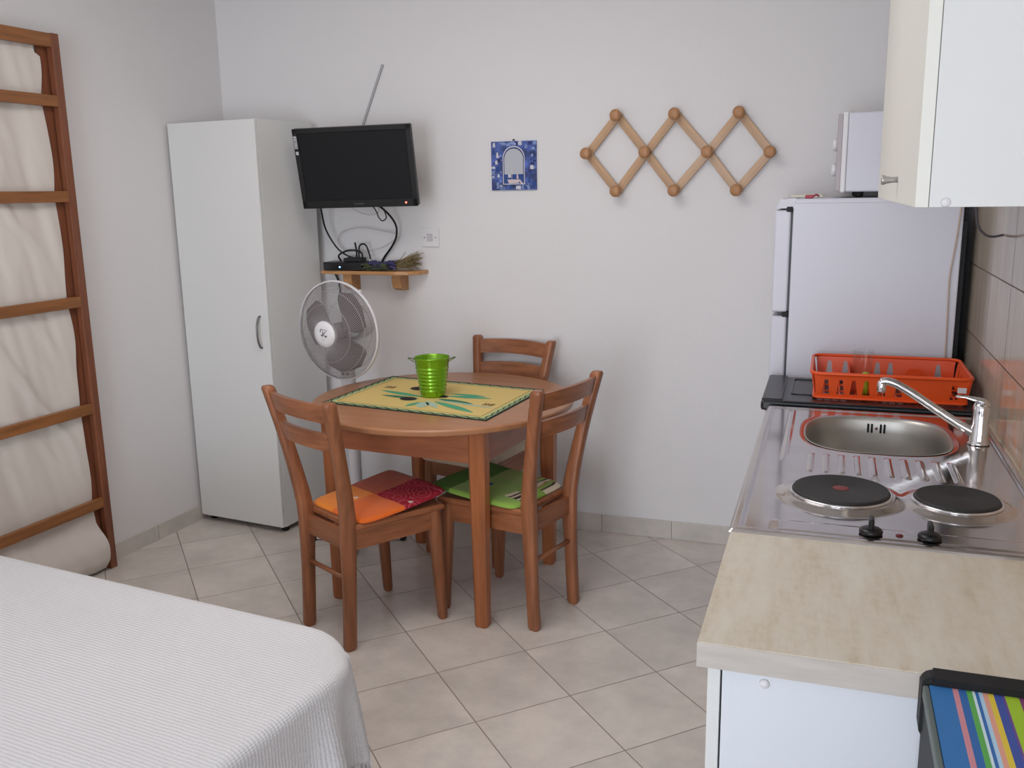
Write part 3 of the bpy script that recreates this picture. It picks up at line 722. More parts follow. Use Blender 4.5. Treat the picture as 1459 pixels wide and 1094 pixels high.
for k_ in range(3):
    bm = B(); a0 = math.radians(40 + 120 * k_ ) ; nU, nV = 10, 10; grid = []
    for i in range(nU + 1):
        t = i / nU; r = .028 + .145 * t; row = []
        half = (.42 + .46 * math.sin(PI * min(1, t * .72 + .08))) * (1 if t < .86 else math.sqrt(max(.02, 1 - ((t - .86) / .14) ** 2 * .8)))
        for j in range(nV + 1):
            v = -1 + 2 * j / nV; a = a0 + half * v * (.9 if t > .1 else 1) + .15 * t
            row.append(Vector((r * math.cos(a), r * math.sin(a), -v * .016 * (1 - .3 * t))))
        grid.append(row)
    vt = [[bm.verts.new(p) for p in row] for row in grid]; vb = [[bm.verts.new(p - Vector((0, 0, .002))) for p in row] for row in grid]
    for i in range(nU):
        for j in range(nV):
            f = bm.faces.new((vt[i][j], vt[i + 1][j], vt[i + 1][j + 1], vt[i][j + 1])); f.smooth = True
            f = bm.faces.new((vb[i][j], vb[i][j + 1], vb[i + 1][j + 1], vb[i + 1][j])); f.smooth = True
    for i in range(nU):
        for j in (0, nV): bm.faces.new((vt[i][j], vt[i + 1][j], vb[i + 1][j], vb[i][j]))
    for j in range(nV):
        for i in (0, nU): bm.faces.new((vt[i][j], vt[i][j + 1], vb[i][j + 1], vb[i][j]))
    bm.transform(tilt); obj('blade', bm, mat('blade_smoky', (104, 95, 95), .3, spec=.5), fn)
bm = B(); lathe(bm, [(0, .03), (.028, .03), (.034, .02), (.034, -.02), (0, -.02)], n=24); bm.transform(tilt); obj('hub', bm, mat('hub_grey', (110, 104, 104), .4), fn)
bm = B(); lathe(bm, [(0, -.085), (.05, -.085), (.056, -.1), (.056, -.15), (.045, -.185), (.02, -.2), (0, -.2)], n=32); bm.transform(tilt); obj('motor_housing', bm, M_fan, fn)
bm = B(); lathe(bm, [(.014, .50), (.014, .72), (.019, .74), (.022, .90), (.030, .93), (.030, .965), (0, .97)], n=24); lathe(bm, [(.020, .50), (.022, .505), (.022, .53), (.015, .535)], n=24); obj('neck', bm, M_fan, fn)
bm = B(); box(bm, (-.035, -.03, .68), (.028, .0, .80), bev=.008); obj('control_box', bm, M_fan, fn)
bm = B(); 
for x in (-.018, .004): lathe(bm, [(.006, 0), (.006, .008), (0, .009)], n=14, M=Matrix.Translation((x, -.03, .765)) @ Matrix.Rotation(PI / 2, 4, 'X'))
islands('control_button', bm, M_grey, fn)
bm = B(); lathe(bm, [(.038, .02), (.036, .04), (.030, .06), (.026, .10), (.026, .51), (.022, .53)], n=28); obj('pole', bm, M_fan, fn)
for ang in (math.radians(16.5), math.radians(106.5)):
    bm = B(); c, s = math.cos(ang), math.sin(ang)
    box(bm, (-.205, -.022, .004 + (.0005 if ang > 1 else 0)), (.205, .022, .030 - (.0005 if ang > 1 else 0)), bev=.006, M=Matrix.Rotation(ang, 4, 'Z')); o = obj('base_foot', bm, M_fan, fn)
    bm = B()
    for e in (-1, 1): box(bm, (e * .200 - .012, -.023, 0), (e * .200 + .012, .023, .024), bev=.004, M=Matrix.Rotation(ang, 4, 'Z'))
    islands('end_cap', bm, M_blackm, o)
bm = B(); tube(bm, [(-.01, .03, .70), (-.035, .02, .6), (-.055, 0, .45), (-.04, -.01, .3), (-.06, 0, .12), (-.05, .05, .012)], .003, 8, sub=6); obj('power_lead', bm, M_wcab, fn)
bm = B(); box(bm, (Rg * .60, Rg * .78, -.006), (Rg * .60 + .012, Rg * .78 + .014, .006), bev=.002); bm.transform(tilt); obj('rim_clip', bm, M_fan, fn)

# ------------------------------------------------------------------ fridge and what is on top
FS = 3.32
fr = thing('refrigerator', 'white two-door refrigerator seen from its side behind the sink', 'refrigerator', (.14, FS + .26, 0))
ox, oy = .14, FS + .26
def L3(a): return (a[0] - ox, a[1] - oy, a[2])
bm = B(); box(bm, L3((-.128, FS, .03)), L3((.402, BY - .015, 1.468)), bev=.004); box(bm, L3((-.126, FS, 1.462)), L3((.402, BY - .015, 1.482)), bev=.006); obj('body', bm, M_fridge, fr)
bm = B(); hexa(bm, [L3(p) for p in ((-.186, FS + .002, 1.45), (-.12, FS + .002, 1.45), (-.12, BY - .02, 1.45), (-.186, BY - .02, 1.45), (-.172, FS + .004, 1.480), (-.12, FS + .004, 1.484), (-.12, BY - .02, 1.484), (-.172, BY - .02, 1.480))]); obj('top_trim', bm, M_fridge, fr)
for z0, z1 in ((1.092, 1.444), (.06, 1.078)):
    bm = B(); box(bm, L3((-.188, FS + .003, z0)), L3((-.1345, BY - .02, z1)), bev=.007, seg=3); dd = obj('door', bm, M_fridge, fr)
    bm = B(); box(bm, L3((-.1355, FS + .012, z0 + .005)), L3((-.1275, BY - .03, z1 - .004))); obj('door_seal', bm, mat('seal_grey', (92, 98, 100), .7), dd)
bm = B()
for z in (1.438, 1.076): box(bm, L3((-.150, FS + .001, z)), L3((-.129, FS + .03, z + .018)), bev=.002)
islands('hinge', bm, M_blackm, fr)
bm = B()
for x in (-.09, .36):
    for y in (FS + .04, BY - .06): lathe(bm, [(.015, 0), (.015, .03)], L3((x, y, 0)), 16)
islands('foot', bm, M_blackm, fr)
bm = B(); box(bm, L3((.402, FS + .02, .12)), L3((.418, BY - .04, 1.40))); obj('rear_grille', bm, M_blackm, fr)
cable('fridge_cord', [(.392, FS - .004, 1.45), (.388, FS - .004, 1.38), (.381, FS - .004, 1.30), (.374, FS - .004, 1.22), (.376, FS - .004, 1.12), (.379, FS - .004, 1.0), (.380, FS - .004, .90)], .0028, mat('beige_cable', (196, 176, 160), .5), 'thin beige cord running down the side of the refrigerator')
cable('extractor_cord', [(.375, 2.80, 1.50), (.370, 2.81, 1.455), (.378, 2.82, 1.41), (.398, 2.83, 1.385), (.42, 2.84, 1.378), (.447, 2.85, 1.382)], .0035, mat('grey_cable', (88, 84, 90), .5), 'dark grey cord curling below the wall cupboard against the tiles')

mw = thing('mini_oven', 'white mini oven on top of the refrigerator', 'oven', (.17, 3.57, 1.484))
ox, oy = .17, 3.57
bm = B(); box(bm, L3((.035, FS + .04, .018)), L3((.36, 3.80, .278)), bev=.006); obj('body', bm, M_fridge, mw)
bm = B(); box(bm, L3((.018, FS + .04, .016)), L3((.035, 3.80, .280)), bev=.004); fp = obj('front_frame', bm, M_plastic, mw)
bm = B(); box(bm, L3((.002, FS + .045, .022)), L3((.018, 3.79, .274)), bev=.002); dd = obj('front_panel', bm, mat('silver_panel', (176, 166, 170), .35), mw)
for z in (.092, .175):
    bm = B(); lathe(bm, [(.022, 0), (.02, .012), (.012, .014), (0, .014)], n=24, M=Matrix.Translation(L3((.002, FS + .075, z))) @ Matrix.Rotation(-PI / 2, 4, 'Y')); obj('knob', bm, M_plastic, mw)
bm = B()
for x in (.08, .31):
    for y in (FS + .08, 3.76): lathe(bm, [(.014, 0), (.016, .018)], L3((x, y, 0)), 16)
islands('foot', bm, M_blackm, mw)
bm = B(); tube(bm, [(-.055, 0, .004), (0, .01, .006), (.055, 0, .005)], .004, 8, sub=4); box(bm, (-.055, -.02, 0), (.055, .06, .004)); o = obj('folded_paper', bm, mat('paper_cream', (238, 236, 222), .7)); o.location = (-.09, 3.5, 1.485); tag(o, 'cream folded paper lying at the front of the refrigerator top', 'paper')
bm = B(); box(bm, (-.014, -.012, 0), (.014, .012, .012), bev=.003); tube(bm, [(.012, 0, .008), (.024, .004, .012), (.03, .01, .006)], .003, 6, sub=3); o = obj('bottle_opener', bm, mat('red_plastic', (168, 40, 62), .4)); o.name = 'red_clip'; o.location = (-.078, FS + .03, 1.482); tag(o, 'small red plastic clip on top of the refrigerator', 'clip')

# ------------------------------------------------------------------ wall cupboard
WX = .114; wy0, wy1, wz0 = 1.49, 2.725, 1.488
cb = thing('wall_cupboard', 'white wall cupboard above the worktop with small metal knob', 'cupboard', (RX, wy0, wz0))
ox, oy = RX, wy0
def L4(a): return (a[0] - RX, a[1] - wy0, a[2] - wz0)
bm = B(); ztop = 2.2
box(bm, L4((WX + .0188, wy0, wz0)), L4((RX, wy0 + .018, ztop)), bev=.001); box(bm, L4((WX + .02, wy1 - .018, wz0)), L4((RX, wy1, ztop))); box(bm, L4((WX + .02, wy0 + .018, wz0)), L4((RX, wy1 - .018, wz0 + .018))); box(bm, L4((WX + .02, wy0 + .018, ztop - .018)), L4((RX, wy1 - .018, ztop))); box(bm, L4((RX - .006, wy0 + .018, wz0 + .018)), L4((RX - .001, wy1 - .018, ztop - .018)))
obj('body', bm, M_white, cb)
hm = 2.1
for a, b, ky in ((wy0, hm - .001, 1.93), (hm + .001, wy1, None)):
    bm = B(); box(bm, L4((WX, a, wz0)), L4((WX + .018, b, ztop)), bev=.001); dd = obj('door', bm, M_whiteb, cb)
    if ky:
        bm = B(); lathe(bm, [(.0055, 0), (.0055, .010), (.007, .020), (.009, .025), (.009, .028), (.008, .0295), (0, .0295)], n=24, M=Matrix.Translation(L4((WX, ky, 1.531))) @ Matrix.Rotation(-PI / 2, 4, 'Y')); obj('knob', bm, mat('satin_nickel', (176, 174, 172), .3, metal=.7), dd, label='small conical metal knob')
bm = B(); lathe(bm, [(.007, 0), (.006, .002), (0, .0025)], n=20, M=Matrix.Translation(L4((.155, wy0, 1.495))) @ Matrix.Rotation(PI / 2, 4, 'X')); obj('screw_cap', bm, M_plastic, cb)

# ------------------------------------------------------------------ base units and worktop
wz = .86; ey = 1.272; fx = -.158
units = [(1.292, 1.79, 'end base cabinet with white side panel under the near end of the worktop'), (1.792, 2.79, 'white base cabinet under the sink and hotplates')]
for i, (a, b, lab) in enumerate(units):
    bc = thing('base_cabinet', lab, 'cabinet', (.15, (a + b) / 2, 0), group=None)
    ox, oy = .15, (a + b) / 2
    bm = B()
    top = .82 if i == 0 else .66
    box(bm, L3((-.122, a, .0)), L3((RX - .004, a + .018, .82 if i == 0 else .82))); box(bm, L3((-.122, b - .018, 0)), L3((RX - .004, b, .82))); box(bm, L3((-.122, a + .018, .10)), L3((RX - .01, b - .018, .118))); box(bm, L3((-.08, a + .018, 0)), L3((-.064, b - .018, .10))); 
    if i == 0: box(bm, L3((-.122, a + .018, .802)), L3((RX - .01, b - .018, .82)))
    obj('body', bm, mat('cabinet_white', (222, 226, 232), .4), bc)
    n = 1 if i == 0 else 2
    for j in range(n):
        y0_, y1_ = a + (b - a) * j / n + .001, a + (b - a) * (j + 1) / n - .001
        bm = B(); box(bm, L3((-.144, y0_, .10)), L3((-.125, y1_, .812)), bev=.001); dd = obj('door', bm, M_white, bc)
        bm = B(); lathe(bm, [(.0055, 0), (.0055, .014), (.0105, .026), (.0105, .030), (0, .032)], n=20, M=Matrix.Translation(L3((-.144, y1_ - .05, .74))) @ Matrix.Rotation(-PI / 2, 4, 'Y')); obj('knob', bm, M_grey, dd)
    if i == 0:
        bm = B(); lathe(bm, [(.008, 0), (.007, .002), (0, .003)], n=20, M=Matrix.Translation(L3((-.06, a, .797))) @ Matrix.Rotation(PI / 2, 4, 'X')); obj('screw_cap', bm, M_plastic, bc)
# worktop material: travertine veins across the depth (run along y)
m = mat('travertine_laminate', (206, 196, 178), .38)
k = NB(m); bb = m.node_tree.nodes['Principled BSDF']; tc = k.n('ShaderNodeTexCoord')
mp1 = k.n('ShaderNodeMapping'); mp1.inputs['Scale'].default_value = (9, 1.6, 9); mp1.inputs['Rotation'].default_value = (0, 0, .1); k.l(tc.outputs['Object'], mp1.inputs[0])
n1 = k.n('ShaderNodeTexNoise'); n1.inputs['Scale'].default_value = 2.2; n1.inputs['Detail'].default_value = 10; n1.inputs['Roughness'].default_value = .7; k.l(mp1.outputs[0], n1.inputs['Vector'])
n2 = k.n('ShaderNodeTexNoise'); n2.inputs['Scale'].default_value = 60; n2.inputs['Detail'].default_value = 6; k.l(tc.outputs['Object'], n2.inputs['Vector'])
r1 = k.n('ShaderNodeValToRGB'); e = r1.color_ramp.elements; e[0].position = .34; e[0].color = lin((196, 180, 158)); e[1].position = .62; e[1].color = lin((218, 211, 198)); x_ = e.new(.46); x_.color = lin((209, 199, 182))
k.l(k.math('ADD', k.math('MULTIPLY', n1.outputs['Fac'], .82), k.math('MULTIPLY', n2.outputs['Fac'], .18)), r1.inputs[0]); k.l(r1.outputs[0], bb.inputs['Base Color'])
M_trav = m
m = mat('travertine_edge_shaded', (196, 188, 180), .45, var=.1, vscale=5, vstretch=(1.5, 1, 12), detail=8)  # slab laminate with the front edge's shade painted in as grey
bx0, bx1, by0, by1 = -.042, .326, 2.385, 2.775
wt = thing('worktop', 'travertine-look kitchen worktop along the right wall', 'worktop', (.15, 2.03, .82))
ox, oy = .15, 2.03
def L5(a): return (a[0] - .15, a[1] - 2.03, a[2] - .82)
bm = B()
box(bm, L5((fx, ey + .001, .82)), L5((RX, 1.9, wz)), bev=.0008)
box(bm, L5((fx, 1.9, .82)), L5((bx0 - .02, 2.80, wz))); box(bm, L5((bx1 + .02, 1.9, .82)), L5((RX, 2.80, wz))); box(bm, L5((bx0 - .02, 1.9, .82)), L5((bx1 + .02, by0 - .03, wz))); box(bm, L5((bx0 - .02, by1 + .012, .82)), L5((bx1 + .02, 2.80, wz)))
obj('slab', bm, M_trav, wt)
bm = B(); box(bm, L5((fx - .0005, ey - .0005, .8205)), L5((RX - .0, ey + .0012, wz - .001))); obj('edge_strip', bm, m, wt, label='laminate edging strip with shade painted in as a greyer tone')

# ------------------------------------------------------------------ sink and hob in one steel sheet
sk = thing('sink_hob_unit', 'stainless steel sheet with sink bowl, drainer and two hotplates', 'sink', (.15, 2.29, wz))
ox, oy = .15, 2.29
Zs = .0065
gx0, gx1, gy0, gy1 = fx - .004, RX - .012, 1.742, 2.842
# height field sheet with a hole for the bowl
def bowl_pt(a, r=1.0, dz=0):  # superellipse bowl outline
    cxb, cyb = (bx0 + bx1) / 2, (by0 + by1) / 2; hx_, hy_ = (bx1 - bx0) / 2, (by1 - by0) / 2
    c, s = math.cos(a), math.sin(a); e = 2.9; q_ = (abs(c) ** e + abs(s) ** e) ** (-1 / e)
    return (cxb + hx_ * c * q_ * r, cyb + hy_ * s * q_ * r)
def inside_bowl(x, y, g=1.0):
    cxb, cyb = (bx0 + bx1) / 2, (by0 + by1) / 2; hx_, hy_ = (bx1 - bx0) / 2 * g, (by1 - by0) / 2 * g
    return abs((x - cxb) / hx_) ** 2.9 + abs((y - cyb) / hy_) ** 2.9
def sstep(a, b, x): t = min(1, max(0, (x - a) / (b - a))); return t * t * (3 - 2 * t)
P1, P2 = (.047, 2.012), (.276, 2.018)
def hgt(x, y):
    h = .0065
    e = min(x - gx0, gx1 - x, y - gy0, gy1 - y)
    h -= .0065 * (1 - sstep(0, .006, e))
    h -= .0035 * sstep(.018, .026, e)     # pressed field inside raised border
    dx, dy = x, y
    # drainer ribs
    for i in range(10):
        rx = -.020 + i * .0355 + (.0 if i < 8 else 0)
        lx = 1 - sstep(.0035, .0075, abs(x - (rx + (y - 2.34) * -.0)))
        ly = sstep(2.175, 2.19, y) * (1 - sstep(2.33, 2.345, y))
        h += .0035 * lx * ly
    # ridge left of bowl
    lx = 1 - sstep(.003, .009, abs(x - (-.082 + .03 * (2.8 - y) * 0))); ly = sstep(2.25, 2.34, y) * (1 - sstep(2.79, 2.81, y)); h += .003 * lx * ly
    for (px, py), rr in ((P1, .112), (P2, .094)):
        d = math.hypot(x - px, y - py); h += .009 * (1 - sstep(rr - .006, rr + .024, d))
    h += .002 * (1 - sstep(.9, 1, abs((x - .15) / .24))) * (1 - sstep(.6, 1, abs((y - 1.80) / .035)))
    ib = inside_bowl(x, y)
    h -= .003 * (1 - sstep(1.0, 1.25, ib))
    return h
bm = B(); nx, ny = 200, 360; vv = {}
for i in range(nx + 1):
    for j in range(ny + 1):
        x = gx0 + (gx1 - gx0) * i / nx; y = gy0 + (gy1 - gy0) * j / ny
        vv[i, j] = (x, y)
used = {}
def gv(i, j):
    if (i, j) not in used:
        x, y = vv[i, j]; q_ = inside_bowl(x, y)
        if q_ < 1.0:  # snap onto outline
            a = math.atan2((y - (by0 + by1) / 2) / ((by1 - by0) / 2), (x - (bx0 + bx1) / 2) / ((bx1 - bx0) / 2)); x, y = bowl_pt(a, 1.0)
        used[i, j] = bm.verts.new(L3((x, y, 0 + hgt(x, y))))
    return used[i, j]
for i in range(nx):
    for j in range(ny):
        cs = [(i, j), (i + 1, j), (i + 1, j + 1), (i, j + 1)]
        if all(inside_bowl(*vv[c]) < 1 for c in cs): continue
        try:
            f_ = bm.faces.new([gv(*c) for c in cs]); f_.smooth = True
        except ValueError: pass
obj('steel_sheet', bm, M_steel, sk, fix=False)
bm = B(); rs = []
for r, z in ((1.012, .0015), (1.0, .0035), (.985, .001), (.965, -.008), (.95, -.04), (.94, -.10), (.90, -.135), (.80, -.150), (.3, -.155), (.12, -.157)):
    rs.append([Vector(L3((*bowl_pt(2 * PI * i / 72, r), z))) for i in range(72)])
rings(bm, rs, cap=False); 
vl = [v for v in bm.verts if v.co.z < -.1565]
bm.faces.new([v for v in sorted(vl, key=lambda v: math.atan2(v.co.y - (2.58 - oy), v.co.x - (.142 - ox)))])
bw = obj('sink_bowl', bm, M_basin, sk, fix=True, label='dull brushed steel sink bowl')
bm = B()
for dx in (-.022, -.012, .012, .022):
    yy = by1 - .0135; box(bm, L3((.151 + dx - .0026, yy - .0035, -.040)), L3((.151 + dx + .0026, yy + .004, -.014)), bev=.0016)
islands('overflow_slot', bm, M_dark, bw)
bm = B(); lathe(bm, [(.004, 0), (.003, .002), (0, .0022)], n=14, M=Matrix.Translation(L3((.151, by1 - .016, -.027))) @ Matrix.Rotation(PI / 2, 4, 'X')); obj('overflow_screw', bm, mat('screw_reddish', (150, 100, 96), .3, metal=1), bw)
bm = B(); lathe(bm, [(0, 0), (.035, 0), (.038, .002), (.033, .004), (0, .002)], L3((.142, 2.58, -.1575)), 32); obj('drain', bm, M_chrome, bw)
M_iron = mat('cast_iron', (44, 43, 42), .55, bump=.15, bscale=150)
for (px, py), rr, red in ((P1, .100, True), (P2, .083, False)):
    bm = B(); prof = [(rr, .012), (rr, .019), (rr - .003, .0225)]
    for i in range(12):
        r = (rr - .005) * (1 - i / 12); prof += [(r, .0225), (r - .0015, .0219)] if i < 11 else [(r, .0225)]
    prof += [(.0, .0222)]
    lathe(bm, prof, L3((px, py, 0)), 64); hp = obj('hotplate', bm, M_iron, sk)
    bm = B(); lathe(bm, [(rr + .006, .012), (rr + .006, .0155), (rr + .0005, .0185), (rr + .0005, .012)], L3((px, py, 0)), 64); obj('plate_ring', bm, M_chrome, hp)
    if red:
        bm = B(); lathe(bm, [(.017, .0226), (.016, .0232), (0, .0232)], L3((px, py, 0)), 32); obj('centre_spot', bm, mat('faded_red', (128, 62, 58), .6), hp, label='faded red centre spot')
for x in (.101, .205):
    kn = None; bm = B(); lathe(bm, [(.021, .006), (.022, .009), (.021, .013), (.017, .016), (.011, .018), (0, .018)], L3((x, 1.796, 0)), 32); kn = obj('knob', bm, M_black, sk)
    bm = B(); box(bm, L3((x - .005, 1.796 - .016, .014)), L3((x + .005, 1.796 + .016, .037)), bev=.004); obj('grip', bm, M_black, kn)
bm = B(); lathe(bm, [(.007, .004), (.007, .0065), (.004, .008), (0, .0082)], L3((.152, 1.797, 0)), 20); obj('indicator_lamp', bm, mat('red_lens', (96, 16, 20), .15), sk, label='small round red lamp')

# ------------------------------------------------------------------ tap
tp = thing('mixer_tap', 'chrome single-lever mixer tap behind the sink bowl near the wall', 'tap', (.386, 2.545, wz + .004))
bm = B(); lathe(bm, [(.027, 0), (.027, .004), (.024, .008), (.0225, .012), (.0225, .045), (.0205, .050), (.0205, .088), (.0195, .100), (.014, .110), (0, .113)], n=36); obj('tap_body', bm, M_chrome, tp)
bm = B(); tube(bm, [(-.012, .0, .028), (-.05, .002, .048), (-.11, .006, .086), (-.165, .010, .122), (-.200, .012, .142), (-.225, .014, .150), (-.243, .015, .148)], .0105, 16, sub=6, taper=lambda t: 1.15 - .2 * t); sp_ = obj('spout', bm, M_chrome, tp)
bm = B(); lathe(bm, [(.0, .120), (.0105, .120), (.0115, .124), (.0115, .142), (.009, .150)], (-.240, .015, 0), 20); obj('aerator', bm, M_chrome, sp_)
bm = B(); rs = []
for t, zc, hw_, hh in ((.018, .104, .014, .008), (.0, .112, .017, .009), (-.02, .117, .014, .006), (-.04, .122, .010, .004), (-.056, .122, .009, .003), (-.062, .121, .006, .002)):
    rs.append([Vector((t, hw_ * math.cos(a), zc + hh * math.sin(a))) for a in [2 * PI * i / 16 for i in range(16)]])
rings(bm, rs); obj('lever', bm, M_chrome, tp)

# ------------------------------------------------------------------ black appliance beyond the sink
bo = thing('black_tabletop_oven', 'black flat-topped appliance between the sink and the refrigerator', 'appliance', (.12, 3.06, 0))
ox, oy = .12, 3.06
bm = B(); box(bm, L3((-.168, 2.872, .03)), L3((.428, 3.262, .842)), bev=.004); obj('body', bm, M_blackm, bo)
bm = B(); box(bm, L3((-.182, 2.868, .842)), L3((.430, 3.268, .874)), bev=.009, seg=3); box(bm, L3((-.18, 2.88, .870)), L3((-.118, 3.266, .879)), bev=.004); box(bm, L3((-.118, 2.868, .870)), L3((.43, 2.93, .876)), bev=.003); tl = obj('top_plate', bm, mat('black_satin', (30, 31, 35), .3), bo)
bm = B()
for x0, x1 in ((-.095, .0), (.012, .11), (.122, .22), (.232, .33)):
    pts = rrect(x0, 2.985, x1, 3.225, .014, 4); tube(bm, [L3((x, y, .876)) for x, y in pts], .0022, 6, closed=True)
islands('pressed_panel', bm, mat('satin_grey_line', (84, 90, 92), .3), tl, label='raised grey rectangular outlines')
bm = B()
for x in (-.13, .39):
    for y in (2.91, 3.22): lathe(bm, [(.018, 0), (.018, .03)], L3((x, y, 0)), 16)
islands('foot', bm, M_blackm, bo)
bo.name = 'black_appliance'

# ------------------------------------------------------------------ dish rack
M_orp = mat('orange_plastic', (232, 84, 28), .32)
dr_ = thing('dish_rack', 'orange plastic dish rack on the black appliance', 'dish rack', (.19, 3.07, .879))
ox, oy = .19, 3.07
rx0, rx1, ry0, ry1, rh = -.022, .400, 2.925, 3.235, .076
slots = [.07, .17, .26, .345, .45, .56, .92]
def rwall(bm, p0, p1, out, slots):
    """one leaning wall with tapered slots; p0,p1 foot corners, out = outward unit"""
    p0, p1 = Vector(p0), Vector(p1); u = (p1 - p0); L = u.length; un = u / L; o = Vector(out)
    def P(s, h, dep): return p0 + un * s + o * (h * .16 + dep) + Vector((0, 0, h))
    def slab(s0, s1, s2, s3, h0, h1): hexa(bm, [P(s0, h0, 0), P(s1, h0, 0), P(s1, h0, .0028), P(s0, h0, .0028), P(s2, h1, 0), P(s3, h1, 0), P(s3, h1, .0028), P(s2, h1, .0028)])
    slab(-.002, L + .002, -.002, L + .002, 0, .012); slab(-.004, L + .004, -.006, L + .006, .058, rh)
    xs = [0] + [s * L for s in slots] + [L]
    hw0, hw1 = .011, .0055
    for i in range(len(xs) - 1):
        a0, b0 = xs[i] + (hw0 if i else 0), xs[i + 1] - (hw0 if i + 1 < len(xs) - 1 else 0)
        a1, b1 = xs[i] + (hw1 if i else -.003), xs[i + 1] - (hw1 if i + 1 < len(xs) - 1 else -.003)
        if b0 > a0: slab(a0, b0, a1, b1, .012, .058)
bm = B()
c = [(rx0, ry0), (rx1, ry0), (rx1, ry1), (rx0, ry1)]; c3 = [Vector(L3((x, y, .004))) for x, y in c]
rwall(bm, c3[0], c3[1], (0, -1, 0), slots); obj('side_wall', bm, M_orp, dr_)
bm = B(); rwall(bm, c3[3], c3[2], (0, 1, 0), [.09, .21, .45, .545, .89]); obj('side_wall', bm, M_orp, dr_)
bm = B(); rwall(bm, c3[1], c3[2], (1, 0, 0), [.2, .4, .6, .8]); rwall(bm, c3[0], c3[3], (-1, 0, 0), [.2, .4, .6, .8]); islands('end_wall', bm, M_orp, dr_)
bm = B(); ex = .013 + .002
pts = [L3((x, y, rh + .004)) for x, y in rrect(rx0 - ex, ry0 - ex, rx1 + ex, ry1 + ex, .03, 6)]; tube(bm, pts, .0055, 8, closed=True); obj('rim', bm, M_orp, dr_)
bm = B(); pts = [L3((x, y, .004)) for x, y in rrect(rx0 - .006, ry0 - .006, rx1 + .006, ry1 + .006, .02, 5)]; tube(bm, pts, .004, 8, closed=True)
for i in range(19): x = rx0 + (rx1 - rx0) * i / 18; box(bm, L3((x - .0025, ry0, .001)), L3((x + .0025, ry1, .005)))
for y in (ry0 + .1, ry0 + .2): box(bm, L3((rx0, y - .004, .001)), L3((rx1, y + .004, .005)))
obj('base_grid', bm, M_orp, dr_)
bm = B(); box(bm, L3((.075, ry0, .004)), L3((.0775, ry1, .062))); box(bm, L3((.0775, ry0 + .11, .004)), L3((.17, ry0 + .1125, .060))); box(bm, L3((.17, ry0, .004)), L3((.1725, ry0 + .1125, .060))); obj('cutlery_divider', bm, M_orp, dr_)
bm = B()
for i in range(6):
    y = ry0 + .05 + i * .042
    v = [bm.verts.new(L3(p)) for p in ((.225, y, .004), (.335, y, .004), (.295, y, .055), (.265, y, .055), (.225, y + .003, .004), (.335, y + .003, .004), (.295, y + .003, .055), (.265, y + .003, .055))]
    for fidx in ((0, 1, 2, 3), (7, 6, 5, 4), (0, 4, 5, 1), (1, 5, 6, 2), (2, 6, 7, 3), (3, 7, 4, 0)): bm.faces.new([v[q_] for q_ in fidx])
obj('plate_support', bm, M_orp, dr_)
bm = B(); box(bm, L3((.374, ry0 - .0165, .040)), L3((.398, ry0 - .0145, .056)), M=None); obj('sticker', bm, mat('sticker_white', (220, 214, 218), .6), dr_, label='small white price sticker')
gl = B(); R0 = .031
lathe(gl, [(0, 0), (.027, 0), (.029, .002), (R0 + .001, .108), (R0, .1095), (R0 - .0015, .108), (.0265, .008), (0, .006)], n=40)
mg = bpy.data.materials.new('clear_glass'); mg.use_nodes = True; k = NB(mg); mg.node_tree.nodes.remove(mg.node_tree.nodes['Principled BSDF'])
tr = k.n('ShaderNodeBsdfTransparent'); tr.inputs[0].default_value = (.97, .98, .98, 1); gs = k.n('ShaderNodeBsdfGlossy'); gs.inputs['Roughness'].default_value = .04
fz = k.n('ShaderNodeLayerWeight'); fz.inputs[0].default_value = .35; mxx = k.n('ShaderNodeMixShader'); k.l(k.math('ADD', k.math('MULTIPLY', k.math('POWER', fz.outputs['Facing'], 3), .5), .02), mxx.inputs[0]); k.l(tr.outputs[0], mxx.inputs[1]); k.l(gs.outputs[0], mxx.inputs[2]); k.l(mxx.outputs[0], mg.node_tree.nodes['Material Output'].inputs[0])
o = obj('drinking_glass', gl, mg); o.location = (.118, 3.165, .8845); tag(o, 'clear straight drinking glass standing in the orange dish rack', 'glass')
bm = B(); lathe(bm, [(0, 0), (.010, 0), (.011, .03), (.009, .05), (.012, .058), (.012, .066), (.008, .072), (0, .074)], n=20); o = obj('green_scrubber', bm, mat('yellow_green_plastic', (158, 176, 40), .4)); o.name = 'dish_scrubber'; o.location = (.122, 2.975, .8845); tag(o, 'yellow-green scrubber standing in the cutlery section of the dish rack', 'scrubber')

# ------------------------------------------------------------------ striped-top black case in the near corner
sx_ = thing('striped_case', 'black case with multicoloured striped top at the near end of the worktop', 'case', (.30, .95, 0))
ox, oy = .30, .95
bm = B(); box(bm, L3((.150, .60, .02)), L3((.450, 1.250, .847)), bev=.006); obj('body', bm, M_blackm, sx_)
bm = B(); poly = [(x, z) for x, z in rrect(.146, .78, .4535, .874, .016, 5)]
t = bmesh.new(); va = [t.verts.new(L3((x, 1.2348, z))) for x, z in poly]; vb = [t.verts.new(L3((x, 1.266, z))) for x, z in poly]; n = len(poly)
t.faces.new(va); t.faces.new(list(reversed(vb)))
for i in range(n): t.faces.new((va[i], va[(i + 1) % n], vb[(i + 1) % n], vb[i]))
bmesh.ops.bevel(t, geom=[e_ for e_ in t.edges if abs(e_.verts[0].co.y - e_.verts[1].co.y) < 1e-5], offset=.006, segments=3, affect='EDGES'); add(bm, t)
obj('rear_rim', bm, M_blackm, sx_)
